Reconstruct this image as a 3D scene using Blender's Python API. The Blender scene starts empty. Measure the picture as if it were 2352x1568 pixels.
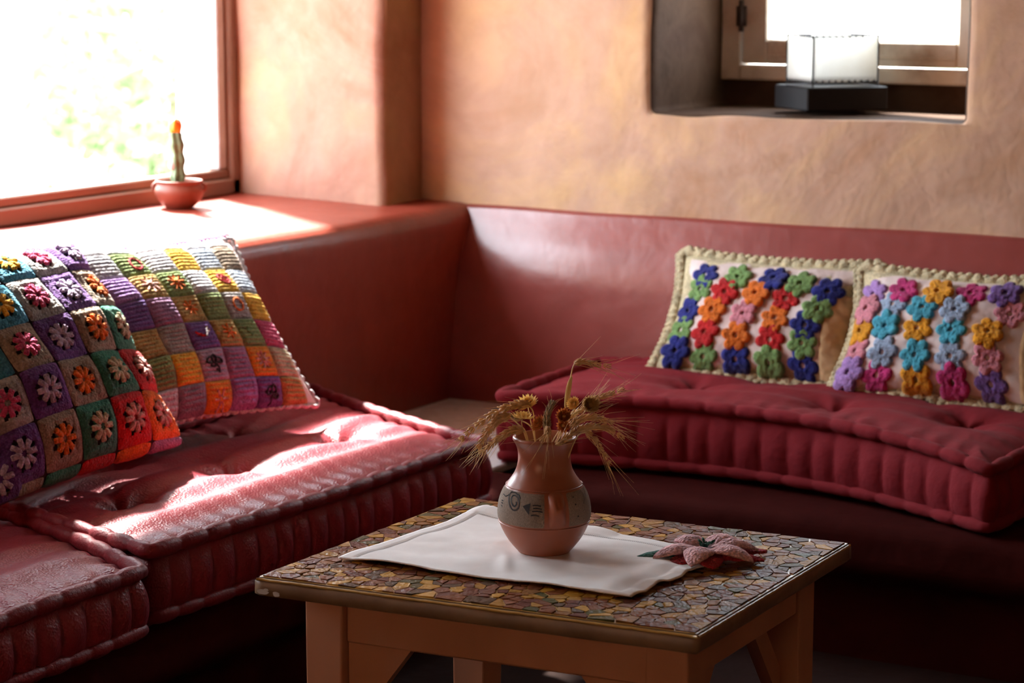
import bpy, math, random
import numpy as np
from mathutils import Vector, Matrix, noise
random.seed(7)
RNG = np.random.default_rng(5)
PI = math.pi
SC = bpy.context.scene
COL = SC.collection

# ------------------------------------------------------------------ camera, sky, sun, exposure
cam_d = bpy.data.cameras.new('camera')
cam = bpy.data.objects.new('camera', cam_d)
COL.objects.link(cam)
YAW = math.radians(30.4)
PITCH = math.atan(876 / 5273)
cam.location = (0, 0, 1.4)
cam.rotation_euler = (PI / 2 - PITCH, 0, YAW)
cam_d.sensor_width = 22.3
cam_d.lens = 50.0
cam_d.clip_start = 0.05
cam_d.clip_end = 200
cam_d.dof.use_dof = True
cam_d.dof.focus_distance = 3.62
cam_d.dof.aperture_fstop = 3.6
SC.camera = cam

world = bpy.data.worlds.new('world')
SC.world = world
world.use_nodes = True
_bg = world.node_tree.nodes['Background']
_bg.inputs[0].default_value = (0.82, 0.90, 1.0, 1)
_bg.inputs[1].default_value = 14.5

sun_d = bpy.data.lights.new('sun', 'SUN')
sun = bpy.data.objects.new('sun', sun_d)
COL.objects.link(sun)
sun_d.energy = 42
sun_d.angle = math.radians(3.0)
sun_d.color = (1.0, 0.95, 0.88)
SUN_DIR = Vector((1.0, -0.56, -1.20))
sun.rotation_euler = SUN_DIR.to_track_quat('-Z', 'Y').to_euler()
sun.location = (-8, 8, 9)


def portal(name, loc, rot, sx, sy):
    d = bpy.data.lights.new(name, 'AREA')
    d.shape = 'RECTANGLE'
    d.size = sx
    d.size_y = sy
    d.cycles.is_portal = True
    o = bpy.data.objects.new(name, d)
    o.location = loc
    o.rotation_euler = rot
    COL.objects.link(o)


portal('window_portal', (-3.79, 4.06, 1.42), (0, -PI / 2, 0), 1.3, 1.56)
portal('window_portal', (-3.79, 2.33, 1.42), (0, -PI / 2, 0), 1.3, .6)  # for the unseen left window added as fill
portal('window_portal', (-1.1, -2.22, 1.375), (PI / 2, 0, 0), 1.2, 1.05)  # for the unseen front-wall window added as fill
portal('window_portal', (2.72, 1.925, 1.325), (0, PI / 2, 0), .75, .45)  # for the unseen right-wall window added as fill
portal('window_portal', (-2.14, 5.44, 1.46), (-PI / 2, 0, 0), 0.52, 0.5)

SC.view_settings.view_transform = 'Standard'
SC.view_settings.look = 'None'
SC.view_settings.gamma = 1.0
SC.view_settings.use_curve_mapping = False
SC.view_settings.exposure = 0.36
SC.cycles.use_denoising = True
SC.cycles.max_bounces = 10
SC.cycles.diffuse_bounces = 4
SC.cycles.transparent_max_bounces = 12
SC.cycles.caustics_reflective = False
SC.cycles.caustics_refractive = False
SC.cycles.sample_clamp_indirect = 6.0


# ------------------------------------------------------------------ materials
def new_mat(name):
    m = bpy.data.materials.new(name)
    m.use_nodes = True
    nt = m.node_tree
    return m, nt, nt.nodes['Principled BSDF']


def ramp(nt, stops):
    r = nt.nodes.new('ShaderNodeValToRGB')
    e = r.color_ramp.elements
    e[0].position, e[0].color = stops[0][0], (*stops[0][1], 1)
    e[1].position, e[1].color = stops[-1][0], (*stops[-1][1], 1)
    for p, c in stops[1:-1]:
        n = e.new(p)
        n.color = (*c, 1)
    return r


def tex_noise(nt, co, scale, detail=4, rough=.55, dist=0.0):
    n = nt.nodes.new('ShaderNodeTexNoise')
    n.inputs['Scale'].default_value = scale
    n.inputs['Detail'].default_value = detail
    n.inputs['Roughness'].default_value = rough
    n.inputs['Distortion'].default_value = dist
    nt.links.new(co, n.inputs['Vector'])
    return n


def add_bump(nt, b, height, strength, dist):
    bp = nt.nodes.new('ShaderNodeBump')
    bp.inputs['Strength'].default_value = strength
    bp.inputs['Distance'].default_value = dist
    nt.links.new(height, bp.inputs['Height'])
    if b.inputs['Normal'].is_linked:
        nt.links.new(b.inputs['Normal'].links[0].from_socket, bp.inputs['Normal'])
    nt.links.new(bp.outputs[0], b.inputs['Normal'])


def coords(nt, stretch=None):
    tc = nt.nodes.new('ShaderNodeTexCoord')
    if stretch is None:
        return tc.outputs['Object']
    mp = nt.nodes.new('ShaderNodeMapping')
    mp.inputs['Scale'].default_value = stretch
    nt.links.new(tc.outputs['Object'], mp.inputs[0])
    return mp.outputs[0]


def mat(name, c1, c2=None, rough=.7, nscale=8, bump=0.0, bscale=60, bdist=.002, spec=.5, c3=None,
        stretch=None, bump2=0.0, b2scale=10, sheen=0.0, trans=0.0, detail=4, metal=0.0):
    m, nt, b = new_mat(name)
    co = coords(nt, stretch)
    c2 = c2 or tuple(x * .82 for x in c1)
    n = tex_noise(nt, co, nscale, detail)
    st = [(.32, c2), (.68, c1)] if c3 is None else [(.3, c2), (.5, c1), (.7, c3)]
    r = ramp(nt, st)
    nt.links.new(n.outputs[0], r.inputs[0])
    nt.links.new(r.outputs[0], b.inputs['Base Color'])
    b.inputs['Roughness'].default_value = rough
    b.inputs['Specular IOR Level'].default_value = spec
    b.inputs['Metallic'].default_value = metal
    if sheen:
        b.inputs['Sheen Weight'].default_value = sheen
        b.inputs['Sheen Roughness'].default_value = .5
    if bump:
        add_bump(nt, b, tex_noise(nt, co, bscale, 3).outputs[0], bump, bdist)
    if bump2:
        add_bump(nt, b, tex_noise(nt, co, b2scale, 3).outputs[0], bump2, .02)
    if trans:
        out = nt.nodes['Material Output']
        tr = nt.nodes.new('ShaderNodeBsdfTranslucent')
        nt.links.new(r.outputs[0], tr.inputs[0])
        mx = nt.nodes.new('ShaderNodeMixShader')
        mx.inputs[0].default_value = trans
        nt.links.new(b.outputs[0], mx.inputs[1])
        nt.links.new(tr.outputs[0], mx.inputs[2])
        nt.links.new(mx.outputs[0], out.inputs[0])
    return m


def yarn(name, c, dark=.5):
    """crocheted wool: small knotted stitches as voronoi relief"""
    m, nt, b = new_mat(name)
    co = coords(nt)
    v = nt.nodes.new('ShaderNodeTexVoronoi')
    v.inputs['Scale'].default_value = 240
    nt.links.new(co, v.inputs['Vector'])
    n = tex_noise(nt, co, 40, 3)
    mth = nt.nodes.new('ShaderNodeMath')
    mth.operation = 'MULTIPLY_ADD'
    nt.links.new(n.outputs[0], mth.inputs[0])
    mth.inputs[1].default_value = .7
    mth.inputs[2].default_value = 0
    add = nt.nodes.new('ShaderNodeMath')
    add.operation = 'SUBTRACT'
    nt.links.new(mth.outputs[0], add.inputs[0])
    mul = nt.nodes.new('ShaderNodeMath')
    mul.operation = 'MULTIPLY'
    nt.links.new(v.outputs['Distance'], mul.inputs[0])
    mul.inputs[1].default_value = .35
    nt.links.new(mul.outputs[0], add.inputs[1])
    r = ramp(nt, [(.0, tuple(x * dark for x in c)), (.35, c)])
    nt.links.new(add.outputs[0], r.inputs[0])
    nt.links.new(r.outputs[0], b.inputs['Base Color'])
    b.inputs['Roughness'].default_value = .95
    b.inputs['Specular IOR Level'].default_value = .15
    b.inputs['Sheen Weight'].default_value = .35
    b.inputs['Sheen Roughness'].default_value = .6
    b.inputs['Sheen Tint'].default_value = (*[min(1, x * .6 + .4) for x in c], 1)
    add_bump(nt, b, add.outputs[0], 1.0, .007)
    return m


def plaster(name, cols, scale=1.6, rough=.8, spec=.3, bump=.35, fine=.25, warp=1.5, coat=0.0):
    m, nt, b = new_mat(name)
    co = coords(nt)
    n1 = tex_noise(nt, co, scale, 5, .6, warp)
    r1 = ramp(nt, [(.30, cols[0]), (.48, cols[1]), (.66, cols[2])])
    nt.links.new(n1.outputs[0], r1.inputs[0])
    n2 = tex_noise(nt, co, scale * 5, 5, .6, .5)
    r2 = ramp(nt, [(.35, (.86, .84, .80)), (.65, (1, 1, 1))])
    nt.links.new(n2.outputs[0], r2.inputs[0])
    mx = nt.nodes.new('ShaderNodeMix')
    mx.data_type = 'RGBA'
    mx.blend_type = 'MULTIPLY'
    mx.inputs[0].default_value = 1
    nt.links.new(r1.outputs[0], mx.inputs[6])
    nt.links.new(r2.outputs[0], mx.inputs[7])
    nt.links.new(mx.outputs[2], b.inputs['Base Color'])
    b.inputs['Roughness'].default_value = rough
    b.inputs['Specular IOR Level'].default_value = spec
    if coat:
        b.inputs['Coat Weight'].default_value = coat
        b.inputs['Coat Roughness'].default_value = .17
    add_bump(nt, b, tex_noise(nt, co, 5, 4).outputs[0], bump, .03)
    add_bump(nt, b, tex_noise(nt, co, 70, 3).outputs[0], fine, .003)
    return m


M = {}
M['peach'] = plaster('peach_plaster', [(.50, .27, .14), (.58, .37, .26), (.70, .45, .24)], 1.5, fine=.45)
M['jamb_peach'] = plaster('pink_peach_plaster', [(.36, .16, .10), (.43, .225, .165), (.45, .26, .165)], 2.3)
M['stub'] = plaster('shade_darkened_plaster', [(.34, .155, .075), (.41, .21, .115), (.42, .24, .115)], 2.3)  # shade on the left wall's room face is put into this darker colour
M['wainscot'] = plaster('polished_red_plaster', [(.25, .044, .036), (.29, .054, .045), (.27, .05, .042)], 1.5, .36, .5, .22, .10, coat=.5)
M['ledge'] = plaster('polished_brick_red_plaster', [(.22, .030, .016), (.27, .039, .019), (.24, .036, .020)], 1.8, .42, .5, .3, .12)
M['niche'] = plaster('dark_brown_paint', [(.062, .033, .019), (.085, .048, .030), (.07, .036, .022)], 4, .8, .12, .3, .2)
M['limewash'] = plaster('white_limewash', [(.7, .69, .66), (.78, .77, .74), (.74, .73, .70)], 3)
M['ceiling'] = plaster('dark_timber_ceiling', [(.10, .06, .04), (.14, .09, .06), (.12, .07, .05)], 2)
M['far_wall'] = plaster('dim_ochre_plaster', [(.30, .19, .12), (.36, .24, .16), (.33, .21, .13)], 2)
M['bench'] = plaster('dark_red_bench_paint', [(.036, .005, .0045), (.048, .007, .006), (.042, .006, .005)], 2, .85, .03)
M['corner_cloth'] = plaster('sky_reflecting_cloth', [(.66, .65, .67), (.74, .73, .75), (.70, .69, .71)], 6, .7)  # bench corner cloth; its sky reflection is put into the pale grey
M['floor'] = plaster('dark_cement_floor', [(.022, .010, .008), (.03, .013, .010), (.026, .011, .009)], 2, .8, .1)


def leather():
    m, nt, b = new_mat('wine_red_mattress_cloth')
    co = coords(nt)
    n = tex_noise(nt, co, 5, 4)
    r = ramp(nt, [(.35, (.21, .011, .022)), (.65, (.27, .016, .030))])
    nt.links.new(n.outputs[0], r.inputs[0])
    nt.links.new(r.outputs[0], b.inputs['Base Color'])
    b.inputs['Roughness'].default_value = .42
    b.inputs['Specular IOR Level'].default_value = .42
    b.inputs['Sheen Weight'].default_value = .03
    b.inputs['Sheen Roughness'].default_value = .4
    b.inputs['Sheen Tint'].default_value = (1, .5, .55, 1)
    v = nt.nodes.new('ShaderNodeTexVoronoi')
    v.inputs['Scale'].default_value = 230
    nt.links.new(co, v.inputs['Vector'])
    add_bump(nt, b, v.outputs['Distance'], .45, .0022)
    add_bump(nt, b, tex_noise(nt, co, 45, 4).outputs[0], .3, .006)
    return m


M['leather'] = leather()
M['red_cloth'] = mat('dark_red_cotton_cloth', (.21, .011, .018), (.175, .009, .014), rough=.85, nscale=6, bump=.3, bscale=500, bdist=.001, spec=.18, sheen=.02, bump2=.25, b2scale=24)
M['piping_near'] = mat('wine_red_piping_cloth', (.22, .012, .022), (.18, .009, .017), rough=.5, nscale=20, bump=.5, bscale=160, bdist=.003, spec=.35, sheen=.02)
M['thread'] = mat('pale_tuft_thread', (.6, .5, .45))
M['terracotta'] = mat('burnished_terracotta', (.37, .115, .058), (.31, .09, .045), rough=.33, nscale=14, bump=.12, bscale=30, bdist=.002, spec=.5)
M['band'] = mat('gritty_grey_clay', (.31, .24, .185), (.20, .15, .115), rough=.9, nscale=500, bump=.7, bscale=520, bdist=.0012, spec=.2)
M['black_paint'] = mat('black_clay_paint', (.018, .016, .018), rough=.7)
M['linen'] = mat('cream_linen', (.88, .84, .80), (.83, .78, .74), rough=.9, nscale=30, bump=.45, bscale=900, bdist=.0006, spec=.2)
M['hole_shade'] = mat('drawn_thread_shadow_brown', (.16, .12, .10))  # shade inside the drawn-thread holes, painted as dark dashes
M['table_wood'] = mat('pinkish_brown_painted_wood', (.58, .27, .155), (.46, .20, .11), rough=.5, nscale=6, bump=.2, bscale=25, bdist=.002, stretch=(1, 1, .25), spec=.4)
M['table_edge'] = mat('brown_painted_edge', (.30, .19, .11), (.20, .12, .07), rough=.4, nscale=18, bump=.35, bscale=40, bdist=.003)
M['chip_white'] = mat('bare_chipped_gesso', (.62, .58, .54))
M['grout'] = mat('ochre_varnish_grout', (.56, .33, .075), (.42, .23, .05), rough=.35, nscale=14, bump=.5, bscale=60, bdist=.004, spec=.6)
chipc = [((.19, .06, .03), (.13, .04, .02)), ((.25, .11, .04), (.17, .07, .03)), ((.13, .035, .028), (.085, .022, .02)),
         ((.075, .068, .02), (.045, .04, .014)), ((.36, .19, .05), (.28, .14, .035)), ((.085, .045, .03), (.05, .027, .02)),
         ((.21, .075, .05), (.14, .045, .035)), ((.46, .26, .065), (.38, .20, .045))]
M['chips'] = [mat('mosaic_chip_%s' % n, (a[0] * 1.1, a[1], a[2] * .55), (b[0] * 1.1, b[1], b[2] * .55), rough=.40, nscale=60, bump=.7, bscale=110, bdist=.004, spec=.10)
              for n, (a, b) in zip(('rust', 'tan', 'maroon', 'olive', 'ochre', 'umber', 'brick', 'gold'), chipc)]
M['frame_wood'] = mat('brown_pink_window_wood', (.29, .155, .105), (.21, .105, .07), rough=.45, nscale=7, stretch=(.3, .3, 1), bump=.2, bscale=40, bdist=.002)
M['sash_paint'] = mat('greyish_white_window_paint', (.62, .60, .60), (.5, .46, .44), rough=.5, nscale=12)
M['fill_curtain'] = mat('orange_fill_tint', (.90, .52, .30), (.85, .46, .26), rough=.9, nscale=8, trans=.7)  # added unseen cloth that warms the fill light
M['old_white'] = mat('worn_stained_white_paint', (.66, .55, .43), (.40, .26, .16), rough=.6, nscale=9, bump=.3, bscale=40, c3=(.74, .65, .53), detail=6)
M['iron'] = mat('rusted_iron', (.05, .035, .03), rough=.6)
M['black_wood'] = mat('black_lacquered_wood', (.012, .012, .014), rough=.5, spec=.3)
M['black_wire'] = mat('black_wire', (.02, .018, .018), rough=.5)
M['parchment'] = mat('translucent_parchment', (.92, .92, .90), (.84, .82, .76), rough=.6, nscale=7, trans=.8, bump=.2, bscale=30)
M['pot_clay'] = mat('matt_red_clay', (.24, .075, .045), (.19, .055, .033), rough=.5, nscale=14, spec=.35)
M['cactus'] = mat('grey_green_cactus', (.16, .22, .10), (.09, .12, .06), rough=.7, nscale=40, bump=.6, bscale=90, bdist=.004)
M['cactus_red'] = mat('orange_red_cactus_top', (.75, .07, .008), (.85, .34, .01), rough=.5, nscale=40)
M['pale_shell'] = mat('pale_pink_shell', (.7, .55, .55), rough=.4)
M['soil'] = mat('potting_soil', (.07, .045, .03), rough=.9, bump=.8)
M['wheat'] = mat('dry_wheat', (.84, .54, .24), (.64, .38, .15), rough=.55, nscale=60, trans=.25)
M['wheat_dark'] = mat('dark_dry_wheat', (.46, .31, .15), (.30, .20, .09), rough=.7, nscale=60, trans=.15)
M['straw'] = mat('pale_straw', (.85, .64, .33), (.72, .50, .22), rough=.45, nscale=50, trans=.25)
M['strawflower_y'] = mat('papery_yellow_petal', (.95, .66, .22), (.85, .50, .12), rough=.5, nscale=60, trans=.35)
M['strawflower_o'] = mat('papery_rust_petal', (.70, .25, .06), (.46, .13, .03), rough=.5, nscale=60, trans=.25)
M['strawflower_t'] = mat('papery_tan_petal', (.72, .46, .19), (.50, .29, .10), rough=.5, nscale=60, trans=.25)
M['pillow_brown'] = mat('dark_brown_inner_cloth', (.05, .03, .03), rough=.95)
M['white_cloth'] = mat('pinkish_white_cotton', (.74, .63, .60), (.62, .50, .47), rough=.9, nscale=9, bump=.35, bscale=30, bdist=.008, spec=.2, bump2=.5, b2scale=14)
M['tan_cloth'] = mat('tan_gathered_cloth', (.55, .36, .18), (.40, .25, .12), rough=.9, nscale=10, bump2=.6, b2scale=18)
Y = {}
for k, c in dict(cream=(.72, .62, .38), leaf=(.20, .36, .11), red=(.62, .012, .014), orange=(.85, .19, .012), pink=(.72, .26, .32),
                 navy=(.014, .022, .22), lilac=(.42, .24, .58), magenta=(.58, .03, .19), yellow=(.85, .36, .012), cyan=(.07, .42, .56),
                 paleblue=(.36, .47, .64), purple=(.20, .10, .36), violet=(.15, .05, .26), beige=(.36, .28, .20), grey=(.42, .40, .38),
                 emerald=(.035, .24, .15), hotpink=(.66, .07, .19), palelilac=(.52, .42, .58), blue=(.06, .32, .48), sun=(.85, .50, .04),
                 ecru=(.62, .56, .36), whitewool=(.68, .68, .72), green=(.26, .36, .12), tan=(.52, .34, .10), mauve=(.38, .20, .36),
                 slate=(.30, .28, .36), black=(.02, .018, .025), rose=(.76, .40, .34), white=(.75, .72, .74), greyblue=(.45, .52, .62),
                 amber=(.85, .34, .03), poinpink=(.95, .55, .56), poinred=(.60, .03, .05), poingreen=(.04, .17, .12)).items():
    Y[k] = yarn(k + '_yarn', c)
M['leafgreen'] = mat('garden_leaf', (.36, .52, .28), (.26, .42, .19), rough=.5, nscale=1.5, trans=.45)
M['leafgreen2'] = mat('pale_garden_leaf', (.52, .64, .42), (.42, .56, .30), rough=.5, nscale=1.5, trans=.45)
M['bark'] = mat('garden_bark', (.25, .19, .14), rough=.9)
M['blossom_pink'] = mat('pink_blossom', (.8, .25, .35), rough=.6, trans=.4)
M['blossom_orange'] = mat('orange_blossom', (.85, .35, .08), rough=.6, trans=.4)
M['gravel'] = mat('pale_gravel_ground', (.62, .58, .50), (.5, .46, .38), rough=.9, nscale=3)


def glass():
    m, nt, b = new_mat('window_glass')
    out = nt.nodes['Material Output']
    nt.nodes.remove(b)
    t = nt.nodes.new('ShaderNodeBsdfTransparent')
    t.inputs[0].default_value = (.97, .98, .98, 1)
    g = nt.nodes.new('ShaderNodeBsdfGlossy')
    g.inputs['Roughness'].default_value = .02
    f = nt.nodes.new('ShaderNodeFresnel')
    f.inputs[0].default_value = 1.45
    mx = nt.nodes.new('ShaderNodeMixShader')
    nt.links.new(f.outputs[0], mx.inputs[0])
    nt.links.new(t.outputs[0], mx.inputs[1])
    nt.links.new(g.outputs[0], mx.inputs[2])
    nt.links.new(mx.outputs[0], out.inputs[0])
    return m


M['glass'] = glass()


# ------------------------------------------------------------------ mesh helpers
class MB:
    def __init__(s):
        s.v = []
        s.f = []
        s.mi = []
        s.n = 0

    def add(s, verts, faces, mi=0):
        o = s.n
        s.v.extend([tuple(map(float, p)) for p in verts])
        s.n += len(verts)
        for f in faces:
            s.f.append([i + o for i in f])
            s.mi.append(mi)

    def grid(s, P, close_u=False, close_v=False, mi=0, flip=False, skip=None):
        """P: array (nu, nv, 3)"""
        nu, nv = P.shape[:2]
        fs = []
        for i in range(nu if close_u else nu - 1):
            for j in range(nv if close_v else nv - 1):
                if skip is not None and skip(i, j):
                    continue
                i2, j2 = (i + 1) % nu, (j + 1) % nv
                q = [i * nv + j, i2 * nv + j, i2 * nv + j2, i * nv + j2]
                fs.append(q[::-1] if flip else q)
        s.add(P.reshape(-1, 3), fs, mi)

    def box(s, lo, hi, bev=0.0, mi=0, xf=None):
        x0, y0, z0 = lo
        x1, y1, z1 = hi
        b = min(bev, (x1 - x0) / 3, (y1 - y0) / 3, (z1 - z0) / 3)
        if b <= 0:
            vs = [(x, y, z) for x in (x0, x1) for y in (y0, y1) for z in (z0, z1)]
            fs = [(0, 1, 3, 2), (4, 6, 7, 5), (0, 4, 5, 1), (2, 3, 7, 6), (0, 2, 6, 4), (1, 5, 7, 3)]
        else:
            vs = []
            idx = {}
            for ix, X in ((0, (x0, x0 + b)), (1, (x1, x1 - b))):
                for iy, YY in ((0, (y0, y0 + b)), (1, (y1, y1 - b))):
                    for iz, Z in ((0, (z0, z0 + b)), (1, (z1, z1 - b))):
                        for k in range(3):
                            p = [X[1], YY[1], Z[1]]
                            p[k] = (X, YY, Z)[k][0]
                            idx[(ix, iy, iz, k)] = len(vs)
                            vs.append(tuple(p))
            fs = []

            def c(ix, iy, iz, k):
                return idx[(ix, iy, iz, k)]
            for k in range(3):
                a, d = [(1, 2), (0, 2), (0, 1)][k]
                for sd in (0, 1):
                    q = []
                    for (p, r) in ((0, 0), (1, 0), (1, 1), (0, 1)):
                        t = [0, 0, 0]
                        t[k] = sd
                        t[a] = p
                        t[d] = r
                        q.append(c(*t, k))
                    fs.append(q)
            for k in range(3):
                a, d = [(1, 2), (0, 2), (0, 1)][k]
                for p in (0, 1):
                    for r in (0, 1):
                        t0 = [0, 0, 0]
                        t1 = [0, 0, 0]
                        t1[k] = 1
                        t0[a] = t1[a] = p
                        t0[d] = t1[d] = r
                        fs.append([c(*t0, a), c(*t1, a), c(*t1, d), c(*t0, d)])
            for t in [(i, j, k) for i in (0, 1) for j in (0, 1) for k in (0, 1)]:
                fs.append([c(*t, 0), c(*t, 1), c(*t, 2)])
        if xf:
            vs = [xf(p) for p in vs]
        s.add(vs, fs, mi)

    def tube(s, path, rad, seg=10, closed=False, cap=True, mi=0, ref=None):
        path = [np.array(p, float) for p in path]
        n = len(path)
        rads = rad if hasattr(rad, '__len__') else [rad] * n
        P = np.zeros((n, seg, 3))
        up = None
        for i in range(n):
            a = path[(i - 1) % n] if (closed or i > 0) else path[i]
            b = path[(i + 1) % n] if (closed or i < n - 1) else path[i]
            t = b - a
            t /= (np.linalg.norm(t) + 1e-12)
            if up is None:
                up = np.array(ref if ref is not None else (0, 0, 1.0))
                if abs(up @ t) > .95:
                    up = np.array((1.0, 0, 0))
            up = up - t * (up @ t)
            up /= (np.linalg.norm(up) + 1e-12)
            w = np.cross(t, up)
            for j in range(seg):
                an = 2 * PI * j / seg
                P[i, j] = path[i] + rads[i] * (math.cos(an) * up + math.sin(an) * w)
        s.grid(P, close_u=closed, close_v=True, mi=mi, flip=True)
        if cap and not closed:
            o = s.n - n * seg
            s.f.append([o + j for j in range(seg)])
            s.mi.append(mi)
            s.f.append([o + (n - 1) * seg + j for j in range(seg)][::-1])
            s.mi.append(mi)

    def lathe(s, prof, seg=48, mi=0, mod=None):
        P = np.zeros((len(prof), seg, 3))
        for i, (r, z) in enumerate(prof):
            for j in range(seg):
                a = 2 * PI * j / seg
                rr = r if mod is None else mod(r, z, a)
                P[i, j] = (rr * math.cos(a), rr * math.sin(a), z)
        s.grid(P, close_v=True, mi=mi, flip=True)

    def ellipsoid(s, c, ax, seg=8, rings=6, mi=0):
        """ax: 3 vectors of half axes"""
        c = np.array(c, float)
        ax = [np.array(a, float) for a in ax]
        P = np.zeros((rings + 1, seg, 3))
        for i in range(rings + 1):
            t = PI * i / rings
            for j in range(seg):
                a = 2 * PI * j / seg
                P[i, j] = c + math.cos(t) * ax[2] + math.sin(t) * (math.cos(a) * ax[0] + math.sin(a) * ax[1])
        s.grid(P, close_v=True, mi=mi, flip=True)

    def build(s, name, material, parent=None, smooth=True, fix=True, **props):
        me = bpy.data.meshes.new(name)
        me.from_pydata(s.v, [], s.f)
        ms = material if isinstance(material, (list, tuple)) else [material]
        for m_ in ms:
            me.materials.append(m_)
        if len(ms) > 1:
            me.polygons.foreach_set('material_index', s.mi)
        me.polygons.foreach_set('use_smooth', [smooth] * len(me.polygons))
        if fix:
            import bmesh
            bm = bmesh.new()
            bm.from_mesh(me)
            bmesh.ops.remove_doubles(bm, verts=bm.verts, dist=1e-6)
            bmesh.ops.recalc_face_normals(bm, faces=bm.faces)
            bm.to_mesh(me)
            bm.free()
        me.update()
        if smooth == 'angle' or smooth is None:
            pass
        o = bpy.data.objects.new(name, me)
        COL.objects.link(o)
        if parent is not None:
            o.parent = parent
        for k, v_ in props.items():
            o[k] = v_
        return o


def sharp(o, ang=35):
    me = o.data
    me.polygons.foreach_set('use_smooth', [True] * len(me.polygons))
    try:
        me.set_sharp_from_angle(angle=math.radians(ang))
    except Exception:
        pass
    return o


def thing(name, label, cat, loc=(0, 0, 0), R=None, group=None):
    o = bpy.data.objects.new(name, None)
    COL.objects.link(o)
    o.empty_display_size = .05
    if R is None:
        o.location = loc
    else:
        m = Matrix([[*map(float, R[i]), float(loc[i])] for i in range(3)] + [[0, 0, 0, 1]])
        o.matrix_world = m
    o['label'] = label
    o['category'] = cat
    if group:
        o['group'] = group
    return o


def struct(o):
    o['kind'] = 'structure'
    return o


def fbm(x, y, z, s):
    return noise.noise(Vector((x * s, y * s, z * s)))


# ------------------------------------------------------------------ room shell
def opening_wall(name, mats, to3, outer, hole, rad, depth_rings, mat_ring, nseg=160, amp=.008, inner=24):
    """wall with a rounded hole. outer/hole = (u0,u1,v0,v1); rings of the reveal go back into the wall.
    to3(u,v,d): d=0 room face, d>0 into the wall"""
    u0, u1, v0, v1 = hole
    loop = []
    per = [(u0 + rad, v0), (u1 - rad, v0), (u1, v0 + rad), (u1, v1 - rad), (u1 - rad, v1), (u0 + rad, v1), (u0, v1 - rad), (u0, v0 + rad)]
    cent = [(u1 - rad, v0 + rad, -PI / 2), (u1 - rad, v1 - rad, 0), (u0 + rad, v1 - rad, PI / 2), (u0 + rad, v0 + rad, PI)]
    pts = []
    for k in range(4):
        a, b = per[2 * k], per[2 * k + 1]
        n = max(4, int(nseg * math.dist(a, b) / (2 * (u1 - u0 + v1 - v0))))
        for i in range(n):
            t = i / n
            pts.append((a[0] + (b[0] - a[0]) * t, a[1] + (b[1] - a[1]) * t))
        cx, cy, a0 = cent[k]
        for i in range(6):
            an = a0 + PI / 2 * i / 6
            pts.append((cx + rad * math.cos(an), cy + rad * math.sin(an)))
    U0, U1, V0, V1 = outer
    # the outer loop: same perimeter fraction, snapped to the rectangle by side
    out = []
    for (x, y) in pts:
        fx = (x - u0) / (u1 - u0)
        fy = (y - v0) / (v1 - v0)
        d = [(fy, 'b'), (1 - fy, 't'), (fx, 'l'), (1 - fx, 'r')]
        sd = min(d)[1]
        if sd == 'b':
            out.append((U0 + fx * (U1 - U0), V0))
        elif sd == 't':
            out.append((U0 + fx * (U1 - U0), V1))
        elif sd == 'l':
            out.append((U0, V0 + fy * (V1 - V0)))
        else:
            out.append((U1, V0 + fy * (V1 - V0)))
    n = len(pts)
    rings = []
    er = .03
    for k in range(inner + 1):
        t = 1 - (1 - k / inner) ** 1.6
        ring = []
        for (a, b) in zip(out, pts):
            # leave the rounding radius
            dx, dy = b[0] - a[0], b[1] - a[1]
            L = math.hypot(dx, dy) + 1e-9
            f = t * max(0, (L - er)) / L
            u, v = a[0] + dx * f, a[1] + dy * f
            ring.append((u, v, amp * fbm(u, v, 3.1, 2.5) * 1.2))
        rings.append(ring)
    for k in range(1, 7):
        an = PI / 2 * k / 6
        ring = []
        for (a, b) in zip(out, pts):
            dx, dy = b[0] - a[0], b[1] - a[1]
            L = math.hypot(dx, dy) + 1e-9
            off = er * (1 - math.sin(an))
            u, v = b[0] - dx / L * off, b[1] - dy / L * off
            w = amp * .8 * fbm(u, v, 9.3 + k * .02, 5)
            ring.append((u + w, v + w, er * (1 - math.cos(an)) + amp * fbm(u, v, 3.1, 2.5) * 1.2))
        rings.append(ring)
    for (d, shr) in depth_rings:
        ring = []
        cu, cv = (u0 + u1) / 2, (v0 + v1) / 2
        for b in pts:
            u = b[0] + (shr if b[0] < cu else -shr)
            v = b[1]
            w = amp * .8 * fbm(u, v, 9.3 + d * 2, 5)
            ring.append((u + w, v + w * .5, d))
        rings.append(ring)
    P = np.array([[to3(*q) for q in r] for r in rings])
    m = MB()
    for r in range(len(rings) - 1):
        m.grid(P[r:r + 2], close_v=True, mi=mat_ring(r, inner))
    o = m.build(name, mats)
    return struct(o)


# back wall with the niche window
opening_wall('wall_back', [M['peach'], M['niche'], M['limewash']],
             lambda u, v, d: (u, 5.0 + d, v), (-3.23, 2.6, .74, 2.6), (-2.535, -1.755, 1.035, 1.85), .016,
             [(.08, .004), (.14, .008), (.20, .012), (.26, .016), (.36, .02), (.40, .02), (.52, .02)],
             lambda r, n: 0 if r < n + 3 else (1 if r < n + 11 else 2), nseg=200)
# left wall with the big window
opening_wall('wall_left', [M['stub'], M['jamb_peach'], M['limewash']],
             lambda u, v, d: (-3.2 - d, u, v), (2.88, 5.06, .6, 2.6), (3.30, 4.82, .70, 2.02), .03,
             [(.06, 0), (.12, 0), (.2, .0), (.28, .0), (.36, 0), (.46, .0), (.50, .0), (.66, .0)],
             lambda r, n: 0 if r < n + 2 else (1 if r < n + 12 else 2), nseg=200, amp=.011)

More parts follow.
